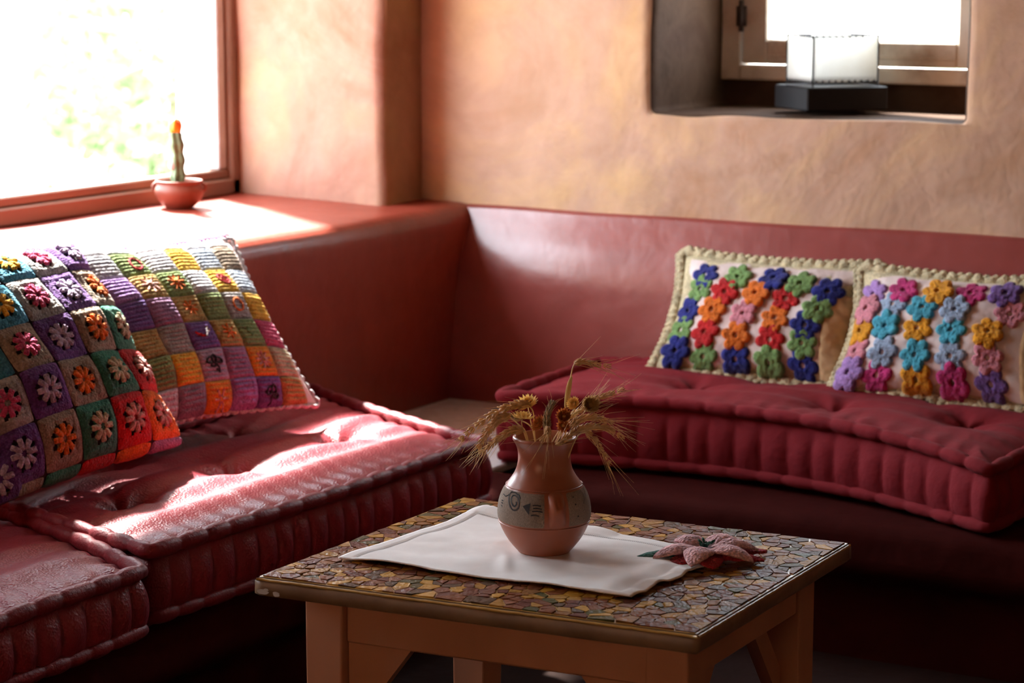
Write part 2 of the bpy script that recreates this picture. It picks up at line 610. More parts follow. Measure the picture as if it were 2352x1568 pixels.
opening_wall('wall_left', [M['stub'], M['jamb_peach'], M['limewash']],  # opening here is added, out of view, to let in fill light
             lambda u, v, d: (-3.2 - d, u, v), (-2.1, 2.88, .6, 2.6), (2.05, 2.62, .70, 2.02), .03,
             [(.06, 0), (.12, 0), (.2, .0), (.28, .0), (.36, 0), (.46, .0), (.50, .0), (.66, .0)],
             lambda r, n: 0 if r < n + 2 else (1 if r < n + 12 else 2), nseg=120, amp=.011, inner=12)

m = MB()
m.box((-3.3, -2.2, -.12), (2.7, 5.1, 0))
struct(m.build('floor', M['floor'], smooth=False))
m = MB()
m.box((-3.9, -2.2, 2.55), (2.7, 5.6, 2.7))
struct(m.build('ceiling', M['ceiling'], smooth=False))
m = MB()
m.box((2.6, -2.2, 0), (2.85, 1.7, 2.6))  # gap between the boxes is an added unseen window for fill
m.box((2.6, 2.15, 0), (2.85, 5.1, 2.6))
m.box((2.6, 1.7, 1.7), (2.85, 2.15, 2.6))
m.box((2.6, 1.7, 0), (2.85, 2.15, .95))
struct(m.build('wall_right', M['far_wall'], smooth=False))
m = MB()
m.box((-3.3, -2.3, 0), (-1.7, -2.1, 2.6))  # gap left for an unseen window, added to light front faces
m.box((-.5, -2.3, 0), (2.7, -2.1, 2.6))
m.box((-1.7, -2.3, 1.9), (-.5, -2.1, 2.6))
m.box((-1.7, -2.3, 0), (-.5, -2.1, .85))
struct(m.build('wall_front', M['far_wall'], smooth=False))


def extrude_profile(name, prof, axis, a0, a1, n, mt, amp=.006, extra=None, sub=5):
    """prof: list of 2-D points; swept along x or y"""
    pr = []
    for i in range(len(prof) - 1):
        for k in range(sub):
            t = k / sub
            pr.append((prof[i][0] + (prof[i + 1][0] - prof[i][0]) * t, prof[i][1] + (prof[i + 1][1] - prof[i][1]) * t))
    pr.append(prof[-1])
    P = np.zeros((n + 1, len(pr), 3))
    for i in range(n + 1):
        a = a0 + (a1 - a0) * i / n
        for j, (p, z) in enumerate(pr):
            w = amp * fbm(a, p, z, 3)
            if axis == 'y':
                P[i, j] = (p + w, a, z + w * .7)
            else:
                P[i, j] = (a, p + w, z + w * .7)
            if extra:
                P[i, j] = extra(P[i, j])
    m = MB()
    m.grid(P)
    return m.build(name, mt)


def rounded(pts, r, k=6):
    """round the inner corners of a polyline"""
    out = [pts[0]]
    for i in range(1, len(pts) - 1):
        p = np.array(pts[i], float)
        a = np.array(pts[i - 1], float) - p
        b = np.array(pts[i + 1], float) - p
        ra = min(r, np.linalg.norm(a) * .48)
        rb = min(r, np.linalg.norm(b) * .48)
        A = p + a / np.linalg.norm(a) * ra
        B = p + b / np.linalg.norm(b) * rb
        for j in range(k + 1):
            t = j / k
            q = (1 - t) ** 2 * A + 2 * t * (1 - t) * p + t * t * B
            out.append((q[0], q[1]))
    out.append(pts[-1])
    return out


# window ledge and seat back along the left wall
pr = rounded([(-3.80, .80), (-3.60, .797), (-3.04, .787), (-3.05, .28), (-3.06, 0)], .055)
struct(extrude_profile('trim_1', pr, 'y', -2.1, 5.04, 150, M['ledge'], .008, sub=3))
# sloping red seat back along the back wall
pr = rounded([(5.02, .785), (4.994, .783), (4.985, .762), (4.945, .685), (4.925, .62), (4.875, .30), (4.87, 0)], .03)
struct(extrude_profile('trim_2', pr, 'x', -3.08, 2.6, 120, M['wainscot'], .006, sub=3))


# masonry bench (L shape) : rounded nose, recessed foot
def bench_front(s):
    pass


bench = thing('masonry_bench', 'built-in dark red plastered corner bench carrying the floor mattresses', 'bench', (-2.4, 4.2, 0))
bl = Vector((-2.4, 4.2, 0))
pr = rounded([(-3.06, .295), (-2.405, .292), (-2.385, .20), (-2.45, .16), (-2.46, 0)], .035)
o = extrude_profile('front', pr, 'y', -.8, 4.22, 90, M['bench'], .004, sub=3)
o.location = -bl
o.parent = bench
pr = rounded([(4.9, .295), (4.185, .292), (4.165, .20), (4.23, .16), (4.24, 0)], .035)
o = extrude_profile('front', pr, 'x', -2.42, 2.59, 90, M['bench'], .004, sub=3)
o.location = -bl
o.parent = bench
m = MB()
m.box((-3.05, 3.9, .28), (-2.53, 4.9, .299), .004)
o = m.build('seat_cloth', M['corner_cloth'], bench, smooth=False)  # pale tone stands in for cloth reflecting the sky
o['label'] = 'bare pale grey cement corner of the bench top'
o.location = -bl


# ------------------------------------------------------------------ windows
def bar(parent, name, lo, hi, mt, bev=.004):
    m = MB()
    m.box(lo, hi, bev)
    return m.build(name, mt, parent, smooth=False)


w1 = bpy.data.objects.new('window_1', None)
COL.objects.link(w1)
w1['kind'] = 'structure'
w1['label'] = 'large brown wood framed window above the red ledge'
fr = MB()
fr.box((-3.73, 3.27, .795), (-3.655, 4.84, .838), .005)
fr.box((-3.73, 3.27, 1.98), (-3.655, 4.84, 2.025), .005)
fr.box((-3.73, 3.26, .795), (-3.655, 3.32, 2.025), .005)
fr.box((-3.73, 4.79, .795), (-3.655, 4.85, 2.025), .005)
fr.build('window_frame', M['frame_wood'], w1, smooth=False)
fr = MB()
fr.box((-3.715, 3.32, .838), (-3.668, 4.79, .862), .004)
fr.build('bottom_rail', M['frame_wood'], w1, smooth=False)
fr = MB()
fr.box((-3.715, 4.755, .862), (-3.672, 4.79, 1.98), .004)
fr.box((-3.715, 3.32, .862), (-3.672, 3.355, 1.98), .004)
fr.box((-3.715, 3.32, 1.955), (-3.672, 4.79, 1.98), .004)
fr.build('sash', M['sash_paint'], w1, smooth=False)
m = MB()
m.add([(-3.70, 3.34, .85), (-3.70, 4.77, .85), (-3.70, 4.77, 1.97), (-3.70, 3.34, 1.97)], [(0, 1, 2, 3)])
m.build('pane', M['glass'], w1, smooth=False, fix=False)

w3 = bpy.data.objects.new('added_fill_window', None)  # unseen window added to fill light on the table
COL.objects.link(w3)
w3['kind'] = 'structure'
fr = MB()
fr.box((-3.73, 2.02, .795), (-3.655, 2.65, .838), .005)
fr.box((-3.73, 2.02, 1.98), (-3.655, 2.65, 2.025), .005)
fr.box((-3.73, 2.01, .795), (-3.655, 2.07, 2.025), .005)
fr.box((-3.73, 2.59, .795), (-3.655, 2.65, 2.025), .005)
fr.build('window_frame', M['frame_wood'], w3, smooth=False)

w2 = bpy.data.objects.new('window_2', None)
COL.objects.link(w2)
w2['kind'] = 'structure'
w2['label'] = 'small stained white casement window at the back of the dark niche'
m = MB()
m.box((-2.545, 5.34, 1.10), (-2.463, 5.40, 1.86), .004)
m.box((-1.855, 5.34, 1.10), (-1.79, 5.40, 1.86), .004)
m.box((-2.463, 5.335, 1.10), (-1.855, 5.40, 1.138), .005)
m.build('window_frame', M['old_white'], w2, smooth=False)
m = MB()
m.box((-2.460, 5.345, 1.141), (-2.392, 5.385, 1.85), .004)
m.box((-1.893, 5.345, 1.141), (-1.858, 5.385, 1.85), .004)
m.box((-2.392, 5.345, 1.141), (-1.893, 5.385, 1.203), .004)
m.box((-2.392, 5.339, 1.160), (-1.893, 5.346, 1.166), .002)
m.box((-2.392, 5.345, 1.80), (-1.893, 5.385, 1.85), .004)
m.build('sash', M['old_white'], w2, smooth=False)
m = MB()
m.add([(-2.40, 5.365, 1.19), (-1.885, 5.365, 1.19), (-1.885, 5.365, 1.82), (-2.40, 5.365, 1.82)], [(0, 1, 2, 3)])
m.build('pane', M['glass'], w2, smooth=False, fix=False)
m = MB()
m.tube([(-2.4615, 5.338, 1.222), (-2.4615, 5.338, 1.30)], .006, 10)
m.box((-2.475, 5.337, 1.235), (-2.448, 5.343, 1.285), .001)
m.build('hinge', M['iron'], w2)
m = MB()
m.box((-2.54, 5.36, 1.0), (-1.75, 5.40, 1.10), .003)
m.build('apron_board', M['niche'], w2, smooth=False)


# added orange cloths, unseen, tinting fill light from the two added small windows
def fill_curtain(label, a, b, z0, z1):
    m = MB()
    n = 60
    a, b = np.array(a, float), np.array(b, float)
    d = b - a
    nn_ = np.array((-d[1], d[0])) / np.linalg.norm(d)
    P = np.zeros((n + 1, 3, 3))
    for i in range(n + 1):
        p = a + d * i / n + nn_ * .02 * math.sin(i * 1.05)
        for j in range(3):
            P[i, j] = (p[0], p[1], z0 + (z1 - z0) * j / 2)
    m.grid(P)
    o = m.build('fill_curtain', M['fill_curtain'], None, fix=False)
    o['label'] = label
    o['category'] = 'fill_curtain'
    return o


fill_curtain('added orange cloth tinting fill light from the added front-wall window', (-1.78, -2.05), (-.42, -2.05), .78, 1.98)
fill_curtain('added orange cloth tinting fill light from the added right-wall window', (2.55, 1.62), (2.55, 2.23), .88, 1.78)


# ------------------------------------------------------------------ mattresses
def mattress(name, label, corners, zt, zb, mt, mtp, tufts, bow=(0, 0, 0, 0), ridge=.005, dome=.022, seed=0, cell=.052, loose=0.0, ztf=None, pleat=.013):
    """corners: front-left, front-right, back-right, back-left (seen from the room)"""
    c = [np.array(p, float) for p in corners]
    cen = sum(c) / 4
    root = thing(name, label, 'mattress', (cen[0], cen[1], zb))
    NU, NV = 220, 110

    def xy(u, v):
        # bow of each edge: front, right, back, left (outwards)
        p = (1 - u) * (1 - v) * c[0] + u * (1 - v) * c[1] + u * v * c[2] + (1 - u) * v * c[3]
        f = (c[0] + c[1]) / 2 - (c[2] + c[3]) / 2
        f /= np.linalg.norm(f)
        r = (c[1] + c[2]) / 2 - (c[0] + c[3]) / 2
        r /= np.linalg.norm(r)
        bu = 4 * u * (1 - u)
        bv = 4 * v * (1 - v)
        p = p + f * (bow[0] * bu * (1 - v) - bow[2] * bu * v) + r * (bow[1] * bv * u - bow[3] * bv * (1 - u))
        return p - cen

    LU = np.linalg.norm(c[1] - c[0])
    LV = np.linalg.norm(c[3] - c[0])
    tuf = [xy(a, b) for a, b in tufts]

    def zedge(u, v):
        z = zt - zb
        if ztf:
            z += ztf(u, v)
        return z

    def ztop(u, v):
        p = xy(u, v)
        eu = min(u, 1 - u) * LU
        ev = min(v, 1 - v) * LV
        e = min(eu, ev)
        z = zedge(u, v) - .012 + dome * (1 - math.exp(-e / .045))
        z += loose * fbm(p[0] + seed, p[1], 1, 3.5)
        # long soft ridges running with the length
        wv = v * LV + .03 * fbm(p[0] * 1.0 + seed, p[1], 5, 2.2)
        fade = 1 - math.exp(-e / .06)
        z += ridge * fade * math.sin(wv * 2 * PI / .105 + 1.2 * fbm(p[0], p[1] + seed, 2, 3))
        z += ridge * .45 * fade * fbm(p[0] * 2 + seed, p[1] * 2, 8, 7)
        # short puckers at right angles to the edges
        w = math.exp(-e / .06)
        s = (u * LU) if ev < eu else (v * LV)
        z += .0058 * w * (.45 + 1.1 * abs(fbm(s, seed + 7, 2, 5))) * math.sin(s * 2 * PI / .054 + 4.5 * fbm(s, seed, 0, 3.2)) * min(1, e / .01)
        for t in tuf:
            d = math.hypot(p[0] - t[0], p[1] - t[1])
            if d < .3:
                an = math.atan2(p[1] - t[1], p[0] - t[0])
                z -= (.030 * math.exp(-(d / .035) ** 1.3) + .014 * math.exp(-(d / .09) ** 2)) * (1 + .25 * math.sin(an * 5 + t[0] * 9))
        return z

    P = np.zeros((NU + 1, NV + 1, 3))
    # denser toward the edges
    us = [.5 - .5 * math.cos(PI * (.04 + .92 * i / NU)) for i in range(NU + 1)]
    us = [(x - us[0]) / (us[-1] - us[0]) for x in us]
    us = [.6 * (i / NU) + .4 * x for i, x in enumerate(us)]
    vs = [.6 * (j / NV) + .4 * (.5 - .5 * math.cos(PI * j / NV)) for j in range(NV + 1)]
    for i, u in enumerate(us):
        for j, v in enumerate(vs):
            p = xy(u, v)
            P[i, j] = (p[0], p[1], ztop(u, v))
    m = MB()
    m.grid(P)
    # side walls with vertical pleats
    ring = [(u, 0) for u in us[:-1]] + [(1, v) for v in vs[:-1]] + [(u, 1) for u in us[::-1][:-1]] + [(0, v) for v in vs[::-1][:-1]]
    n = len(ring)
    base = np.array([xy(*q) for q in ring])
    seglen = np.linalg.norm(np.roll(base, -1, 0) - base, axis=1)
    S = np.concatenate([[0], np.cumsum(seglen)[:-1]])
    tot = seglen.sum()
    K = max(8, int(round(tot / cell)))
    tng = np.roll(base, -1, 0) - np.roll(base, 1, 0)
    tng /= np.linalg.norm(tng, axis=1)[:, None]
    nrm = np.stack([tng[:, 1], -tng[:, 0]], 1)
    NT = 14
    Q = np.zeros((n, NT + 1, 3))
    for i in range(n):
        ph = S[i] / tot * K + .5 * fbm(S[i], seed, 4, 6)
        pl = abs(math.sin(PI * ph)) ** .6
        zt_i = P[0, 0, 2]
        top = ztop(*ring[i])
        for j in range(NT + 1):
            t = j / NT
            b = math.sin(PI * t) ** .7 * (.020 - pleat + pleat * pl)
            Q[i, j, :2] = base[i] + nrm[i] * b
            Q[i, j, 2] = top * (1 - t) + .006 * t + .003 * fbm(S[i] * 2, t, seed, 6) * math.sin(PI * t)
    m.grid(Q, close_u=True)
    # bottom
    B = np.array([[(*xy(u, v), .006) for v in (0, .5, 1)] for u in np.linspace(0, 1, 5)])
    m.grid(B)
    m.build('mattress_body', mt, root, fix=True)
    # piping rolls, puckered like the pleats
    for k, (zz, rr) in enumerate((('top', .0150), ('bot', .0135))):
        pa, ra = [], []
        for i in range(n):
            ph = S[i] / tot * K * .80 + .55 * fbm(S[i], seed + k, 6, 6)
            q = abs(math.sin(PI * ph)) ** .45
            r_ = rr * (.68 + .34 * q) * (1 + .12 * fbm(S[i], 3, seed, 20))
            zc = zedge(*ring[i]) + .0 if zz == 'top' else .016
            zc += .005 * fbm(S[i], seed, 1.7 + k * 3, 3.5)
            if zz == 'top':
                zc += loose * fbm(base[i][0] + seed, base[i][1], 1, 3.5)
            o_ = .006 + .003 * fbm(S[i], 8, seed + k, 5)
            pa.append((base[i][0] + nrm[i][0] * o_, base[i][1] + nrm[i][1] * o_, zc))
            ra.append(r_)
        mm = MB()
        mm.tube(pa, ra, 12, closed=True)
        mm.build('piping', mtp, root, fix=False)
    for (a, b) in tufts:
        p = xy(a, b)
        z = ztop(a, b)
        mm = MB()
        an = random.random() * 6
        mm.tube([(p[0], p[1], z - .002), (p[0] + .006 * math.cos(an), p[1] + .006 * math.sin(an), z + .004),
                 (p[0] + .016 * math.cos(an + .4), p[1] + .016 * math.sin(an + .4), z + .003)], .0011, 5)
        mm.ellipsoid((p[0], p[1], z + .0005), [(.005, 0, 0), (0, .005, 0), (0, 0, .002)], 8, 4)
        mm.build('tuft', M['thread'] if name.endswith('x') or 'right' in label else M['piping_near'], root, fix=False)
    return root


mattress('tufted_mattress', 'long wine-red tufted mattress in window light on the left bench under two patchwork cushions',
         [(-2.405, 2.905), (-2.375, 3.93), (-3.015, 4.23), (-3.015, 3.10)], .428, .297, M['leather'], M['piping_near'],
         [(.17, .45), (.47, .45), (.80, .45), (.3, .8), (.65, .82)], bow=(.012, -.02, 0, .01), seed=1.3, ridge=.0055)
mattress('tufted_mattress', 'wine-red tufted mattress cut off by the lower left corner of the photo',
         [(-2.385, 1.85), (-2.375, 2.835), (-3.015, 3.06), (-3.015, 1.85)], .415, .297, M['leather'], M['piping_near'],
         [(.25, .42), (.70, .55)], bow=(.012, .02, 0, 0), seed=5.7, ridge=.004, dome=.026)
mattress('tufted_mattress', 'dark red tufted mattress on the right bench under the crocheted flower cushions',
         [(-2.545, 4.30), (-1.40, 4.215), (-1.35, 4.84), (-2.60, 4.85)], .447, .299, M['red_cloth'], M['red_cloth'],
         [(.30, .42), (.60, .32), (.85, .42), (.42, .74), (.75, .74)], bow=(-.13, .0, 0, 0), seed=9.1, cell=.060, pleat=.008, ridge=.003, dome=.03,
         ztf=lambda u, v: -.018 * max(0, (u - .72) / .28) ** 1.5 * (1 - v) - .012 * max(0, (.15 - u) / .15) * v + .006 * math.sin(PI * u))


# ------------------------------------------------------------------ cushions
class Pillow:
    def __init__(s, hw, hh, b, back=None, pinch=.05, seed=0, lump=.006, ears=0.0):
        s.hw, s.hh, s.b, s.back, s.pinch, s.seed, s.lump, s.ears = hw, hh, b, back if back is not None else b, pinch, seed, lump, ears

    def S(s, x, y):
        sgn = 1
        u, v = x / s.hw, y / s.hh
        if abs(u) > 1:
            u = math.copysign(2 - abs(u), u)
            sgn = -1
        if abs(v) > 1:
            v = math.copysign(2 - abs(v), v)
            sgn = -sgn
        u = max(-1, min(1, u))
        v = max(-1, min(1, v))
        T = ((1 - abs(u) ** 2.5) * (1 - abs(v) ** 2.5)) ** .55
        z = (s.b if sgn > 0 else -s.back) * T
        z += s.lump * fbm(u * 1.3 + s.seed, v * 1.3, 0, 2.0) * min(1, T * 3) * sgn
        px = u * s.hw * (1 - s.pinch * (1 - v * v))
        py = v * s.hh * (1 - s.pinch * (1 - u * u))
        z -= s.ears * (u * u * v * v) * .5
        return np.array((px, py, z))

    def N(s, x, y):
        e = .002
        a = s.S(x + e, y) - s.S(x - e, y)
        b = s.S(x, y + e) - s.S(x, y - e)
        n = np.cross(a, b)
        L = np.linalg.norm(n)
        return n / L if L > 1e-9 else np.array((0, 0, 1.0))

    def at(s, x, y, h):
        return s.S(x, y) + s.N(x, y) * h

    def body(s, parent, mt, name='cover', n=56, off=0.0):
        m = MB()
        for sg in (1, -1):
            P = np.zeros((n + 1, n + 1, 3))
            for i in range(n + 1):
                for j in range(n + 1):
                    u = math.sin(PI / 2 * (2 * i / n - 1))
                    v = math.sin(PI / 2 * (2 * j / n - 1))
                    p = s.S(u * s.hw * .9999, v * s.hh * .9999)
                    if sg < 0:
                        p[2] = -s.back / s.b * p[2]
                    p[2] -= sg * off * min(1, abs(p[2]) / .01)
                    P[i, j] = p
            m.grid(P, flip=(sg < 0))
        return m.build(name, mt, parent)

    def rim(s, parent, mt, name, r=.008, beads=110, seed=0, amp=.35, out=.004, only=None):
        pa, ra = [], []
        n = beads * 6
        for i in range(n):
            t = i / n * 4
            k, f = int(t), t - int(t)
            u, v = [(-1 + 2 * f, 1), (1, 1 - 2 * f), (1 - 2 * f, -1), (-1, -1 + 2 * f)][k]
            p = s.S(u * s.hw * .9999, v * s.hh * .9999)
            d = np.array((u if abs(u) > .999 else 0, v if abs(v) > .999 else 0, 0.0))
            d /= np.linalg.norm(d)
            w = abs(math.sin(PI * i / 6))
            pa.append(p + d * (out + .004 * w + .003 * fbm(i * .05, seed, 0, 1)) + np.array((0, 0, .004 * fbm(i * .03, seed + 3, 0, 1))))
            ra.append(r * (1 - amp + amp * w))
        m = MB()
        m.tube(pa, ra, 8, closed=True)
        return m.build(name, mt, parent, fix=False)


def petals_flower(pil, cx, cy, R, n, mt, parent, name, h0=.003, hole=.16, rot=0.0, th=.0045, depth=.28, sharpn=.8, seg=8, per=10, flip=1):
    """crocheted flower lying on the cushion surface"""
    m = MB()
    rings = 7
    nn = n * per
    ca, sa = math.cos(rot), math.sin(rot)
    P = np.zeros((2 * rings, nn, 3))
    for j in range(nn):
        a = 2 * PI * j / nn
        pet = abs(math.cos(a * n / 2)) ** sharpn
        rr = R * (1 - depth + depth * pet)
        for i in range(rings):
            t = i / (rings - 1)
            r = R * hole + (rr - R * hole) * t
            h = h0 + th * (.75 + .25 * math.sin(t * 11)) * (1 - t ** 6 * .8) + .0022 * pet * t + .0015 * fbm(a * 3 + cx * 40, t * 4, cy * 40, 1)
            x = r * math.cos(a + rot)
            y = r * math.sin(a + rot)
            P[i, j] = pil.at(cx + x, cy + y, h)
            P[2 * rings - 1 - i, j] = pil.at(cx + x, cy + y, h0 * .3)
    m.grid(P, close_u=True, close_v=True, flip=True)
    return m.build(name, mt, parent, fix=False)


def frame_from(xa, ya):
    xa = np.array(xa, float)
    xa /= np.linalg.norm(xa)
    ya = np.array(ya, float)
    ya = ya - xa * (ya @ xa)
    ya /= np.linalg.norm(ya)
    return np.array([xa, ya, np.cross(xa, ya)]).T


# --- granny square cushion (nearest on the left)
P1R = frame_from((.048, .998, .044), (-.573, -.0085, .819))
SQ = .0945
P1O = np.array((-2.865, 3.285, .625)) + P1R @ np.array((-.106, .040, 0))
p1 = thing('granny_square_cushion', 'square cushion of crocheted granny squares in purple, beige, green and red leaning nearest the camera', 'cushion', P1O, P1R)
pil = Pillow(.254, .228, .085, .045, .035, 2.2, .012)
pil.body(p1, M['pillow_brown'], 'inner_cushion', off=.004)
KC = {-2: ('beige', 'orange'), -1: ('paleblue', 'hotpink'), 0: ('blue', 'sun'), 1: ('grey', 'hotpink'), 2: ('violet', 'palelilac'), 3: ('beige', 'orange'), 4: ('emerald', 'ecru'),
      5: ('red', 'rose'), 6: ('orange', 'rose'), 7: ('mauve', 'rose'), 8: ('violet', 'ecru')}


def granny(pil, parent, cx, cy, s, cb, cf):
    n = 26
    h = s / 2
    ring = [(math.cos(k * PI / 4 + PI / 8) * .52, math.sin(k * PI / 4 + PI / 8) * .52) for k in range(8)]
    P = np.zeros((n + 1, n + 1, 3))
    pit = np.zeros((n + 1, n + 1))
    jx, jy = cx * 30, cy * 30
    for i in range(n + 1):
        for j in range(n + 1):
            p, q = 2 * i / n - 1, 2 * j / n - 1
            mx_ = max(abs(p), abs(q))
            e = 1 - mx_ ** 7
            hh = .0005 + .0055 * e + .0011 * math.cos(mx_ * 26) * e + .0012 * fbm(p * 3 + jx, q * 3, jy, 2)
            dd = min(math.hypot(p - a, q - b) for a, b in ring)
            pit[i, j] = dd
            hh -= .004 * math.exp(-(dd / .12) ** 2)
            rnd = 1 - .05 * (abs(p) * abs(q)) ** 4
            P[i, j] = pil.at(cx + p * h * .985 * rnd, cy + q * h * .985 * rnd, hh)
    m = MB()
    m.grid(P, skip=lambda i, j: pit[i, j] + pit[i + 1, j + 1] < .245)
    o = m.build('granny_square', Y[cb], parent, fix=False)
    # the flower: petals as blobs
    m = MB()
    rot = .2 * fbm(jx, jy, 1, 1)
    for k in range(8):
        a = k * PI / 4 + rot
        c = pil.at(cx + .08 * s * math.cos(a), cy + .08 * s * math.sin(a), .0078)
        c2 = pil.at(cx + .25 * s * math.cos(a), cy + .25 * s * math.sin(a), .0072)
        d = c2 - c
        d /= np.linalg.norm(d) + 1e-9
        nn_ = pil.N(cx, cy)
        w = np.cross(nn_, d)
        c = (c + c2) / 2
        m.ellipsoid(c, [d * s * .125, w * s * .062, nn_ * .0036], 10, 6)
        m.ellipsoid(c + d * s * .075 + w * s * .03, [d * s * .05, w * s * .032, nn_ * .0036], 8, 5)
        m.ellipsoid(c + d * s * .075 - w * s * .03, [d * s * .05, w * s * .032, nn_ * .0036], 8, 5)
    m.build('crocheted_flower', Y[cf], o, fix=False)


for j in range(0, 6):
    for i in range(-3, 4):
        k = i + j
        # lattice: cell (i, j), zero point of the fit at (1.017, 2.6)
        x = (i - 1.017) * SQ + .106
        y = -(j - 2.6) * SQ * .98 - .040
        if abs(x) > pil.hw + SQ * .35 or abs(y) > pil.hh + SQ * .5:
            continue
        cb, cf = KC.get(k, ('beige', 'orange'))
        if k == 3 and j >= 3:
            cb = 'beige'
        if k == 1 and j == 2:
            cb = 'beige'
        granny(pil, p1, x, y, SQ, cb, cf)

# --- knitted patchwork cushion
P2R = frame_from((.185, .978, -.035), (-.626, .1595, .7634))
PS = .0714
P2O = np.array((-3.0118, 3.8363, .6201)) * .974 + np.array((0, 0, 1.4 * .026))
P2O = P2O + np.array((.0, 0, .004)) + P2R @ np.array((-.074, 0, 0))
p2 = thing('patchwork_cushion', 'knitted patchwork cushion with embroidered flowers and a fuzzy pale edge, behind the granny-square one', 'cushion', P2O, P2R)
pil2 = Pillow(.270, .212, .069, .05, .07, 6.1, .008)
pil2.body(p2, M['white_cloth'], 'inner_cushion', off=.002)
PC = {(0, 0): 'whitewool', (1, 0): 'sun', (2, 0): 'greyblue', (3, 0): 'beige', (-1, 0): 'green', (-2, 0): 'whitewool', (-3, 0): 'white', (-3, 1): 'beige', (-3, 2): 'grey', (-3, -1): 'white',
      (-1, 1): 'tan', (0, 1): 'green', (1, 1): 'whitewool', (2, 1): 'sun', (3, 1): 'greyblue',
      (-1, 2): 'mauve', (0, 2): 'tan', (1, 2): 'green', (2, 2): 'grey', (3, 2): 'sun',
      (-1, 3): 'grey', (0, 3): 'purple', (1, 3): 'tan', (2, 3): 'green', (3, 3): 'hotpink',
      (-1, 4): 'sun', (0, 4): 'palelilac', (1, 4): 'mauve', (2, 4): 'amber', (3, 4): 'ecru',
      (-1, 5): 'slate', (0, 5): 'amber', (1, 5): 'lilac', (2, 5): 'purple', (3, 5): 'tan',
      (-2, 1): 'lilac', (-2, 2): 'purple', (-2, 3): 'tan', (-2, 4): 'green', (-2, 5): 'whitewool',
      (0, -1): 'white', (1, -1): 'white', (2, -1): 'white', (3, -1): 'white', (-1, -1): 'whitewool', (-2, -1): 'white'}


def knit_patch(pil, parent, cx, cy, sx, sy, mt, rows=7):
    n, q = 12, rows * 6
    P = np.zeros((n + 1, q + 1, 3))
    for i in range(n + 1):
        for j in range(q + 1):
            a, b = 2 * i / n - 1, 2 * j / q - 1
            e = (1 - abs(a) ** 8) * (1 - abs(b) ** 10)
            h = .0008 + .0030 * e + .0034 * abs(math.sin(PI * rows * j / q)) ** .7 * e + .0008 * fbm(a * 5 + cx * 50, b * 5, cy * 9, 1)
            P[i, j] = pil.at(cx + a * sx / 2 * .985, cy + b * sy / 2 * .985, h)
    m = MB()
    m.grid(P)
    return m.build('knitted_patch', mt, parent, fix=False)


def strokes(pil, parent, cx, cy, segs, mt, name='embroidery', r=.0024, h=.0065):
    m = MB()
    for sg in segs:
        pa = [pil.at(cx + x, cy + y, h) for x, y in sg]
        m.tube(pa, r, 6)
    return m.build(name, mt, parent, fix=False)


def star(n, r, r0=.004, rot=0.0):
    return [[(r0 * math.cos(2 * PI * k / n + rot), r0 * math.sin(2 * PI * k / n + rot)),
             (.55 * r * math.cos(2 * PI * k / n + rot + .06), .55 * r * math.sin(2 * PI * k / n + rot + .06)),
             (r * math.cos(2 * PI * k / n + rot), r * math.sin(2 * PI * k / n + rot))] for k in range(n)]


def loopc(x, y, rx, ry, n=18, rot=0.0):
    return [(x + rx * math.cos(2 * PI * k / n) * math.cos(rot) - ry * math.sin(2 * PI * k / n) * math.sin(rot),
             y + rx * math.cos(2 * PI * k / n) * math.sin(rot) + ry * math.sin(2 * PI * k / n) * math.cos(rot)) for k in range(n + 1)]


for (i, j), cn in PC.items():
    x = (i - 1.136) * PS + .074
    y = -(j - 2.1725) * PS * .966
    if abs(x) > pil2.hw + PS * .45 or abs(y) > pil2.hh + PS * .45:
        continue
    o = knit_patch(pil2, p2, x, y, PS, PS * .966, Y[cn])
    E_ = {(0, 1): ('orange', star(9, .021)), (0, 2): ('orange', star(8, .019, rot=.3)), (1, 3): ('orange', star(7, .019, rot=.5)),
          (-1, 1): ('rose', star(8, .022)), (2, 4): ('rose', star(9, .02, rot=.2)), (0, 5): ('rose', star(6, .018)),
          (-1, 0): ('poinred', [loopc(.008, -.004, .013, .017)]),
          (2, 1): ('poinred', [loopc(0, 0, .017, .011, rot=-.6), loopc(.002, 0, .009, .005, rot=-.6)]),
          (2, 2): ('orange', [loopc(0, 0, .014, .015)]),
          (0, 4): ('black', [loopc(-.012, .008, .009, .005, rot=.5), loopc(.0, .009, .006, .009), loopc(.012, .006, .009, .005, rot=-.4),
                             loopc(-.005, -.002, .006, .004), [(.004, .0), (.008, -.01), (.007, -.02)], [(.0, -.012), (.008, -.016)]]),
          (2, 5): ('black', [loopc(-.008, .006, .009, .005, rot=.6), loopc(.006, .008, .006, .009), [(0, 0), (-.004, -.012), (-.012, -.02)],
                             [(0, 0), (.008, -.006), (.014, -.002)], loopc(.012, -.002, .006, .004)]),
          (0, 3): ('white', [[(.004, -.006), (.01, .0), (.013, .01), (.018, .016)], [(.012, .002), (.02, .008)]]),
          (2, 3): ('leaf', [[(-.018, .008), (-.012, -.002), (-.004, -.012)], [(-.012, -.002), (-.008, .008)]])}.get((i, j))
    if E_:
        strokes(pil2, o, x, y, E_[1], Y[E_[0]])
    if (i, j) == (0, 3):
        strokes(pil2, o, x, y, [[(-.02, .008), (-.014, .0), (-.004, -.004), (.002, -.005)], [(-.014, .001), (-.006, .0)]], Y['red'])
pil2.rim(p2, Y['white'], 'crocheted_edging', r=.0048, beads=90, seed=4, amp=.4, out=.003)
# purple loops along the top edge
m = MB()
for k in range(46):
    u = -1 + 2 * (k + .5) / 46
    p = pil2.S(u * pil2.hw, pil2.hh * .9999)
    m.tube([p + np.array((math.cos(a) * .0055, .010 + math.sin(a) * .007, .002 * math.sin(k))) for a in np.linspace(0, 2 * PI, 9)[:-1]], .0017, 5, closed=True)
m.build('edging_loops', Y['purple'], p2, fix=False)


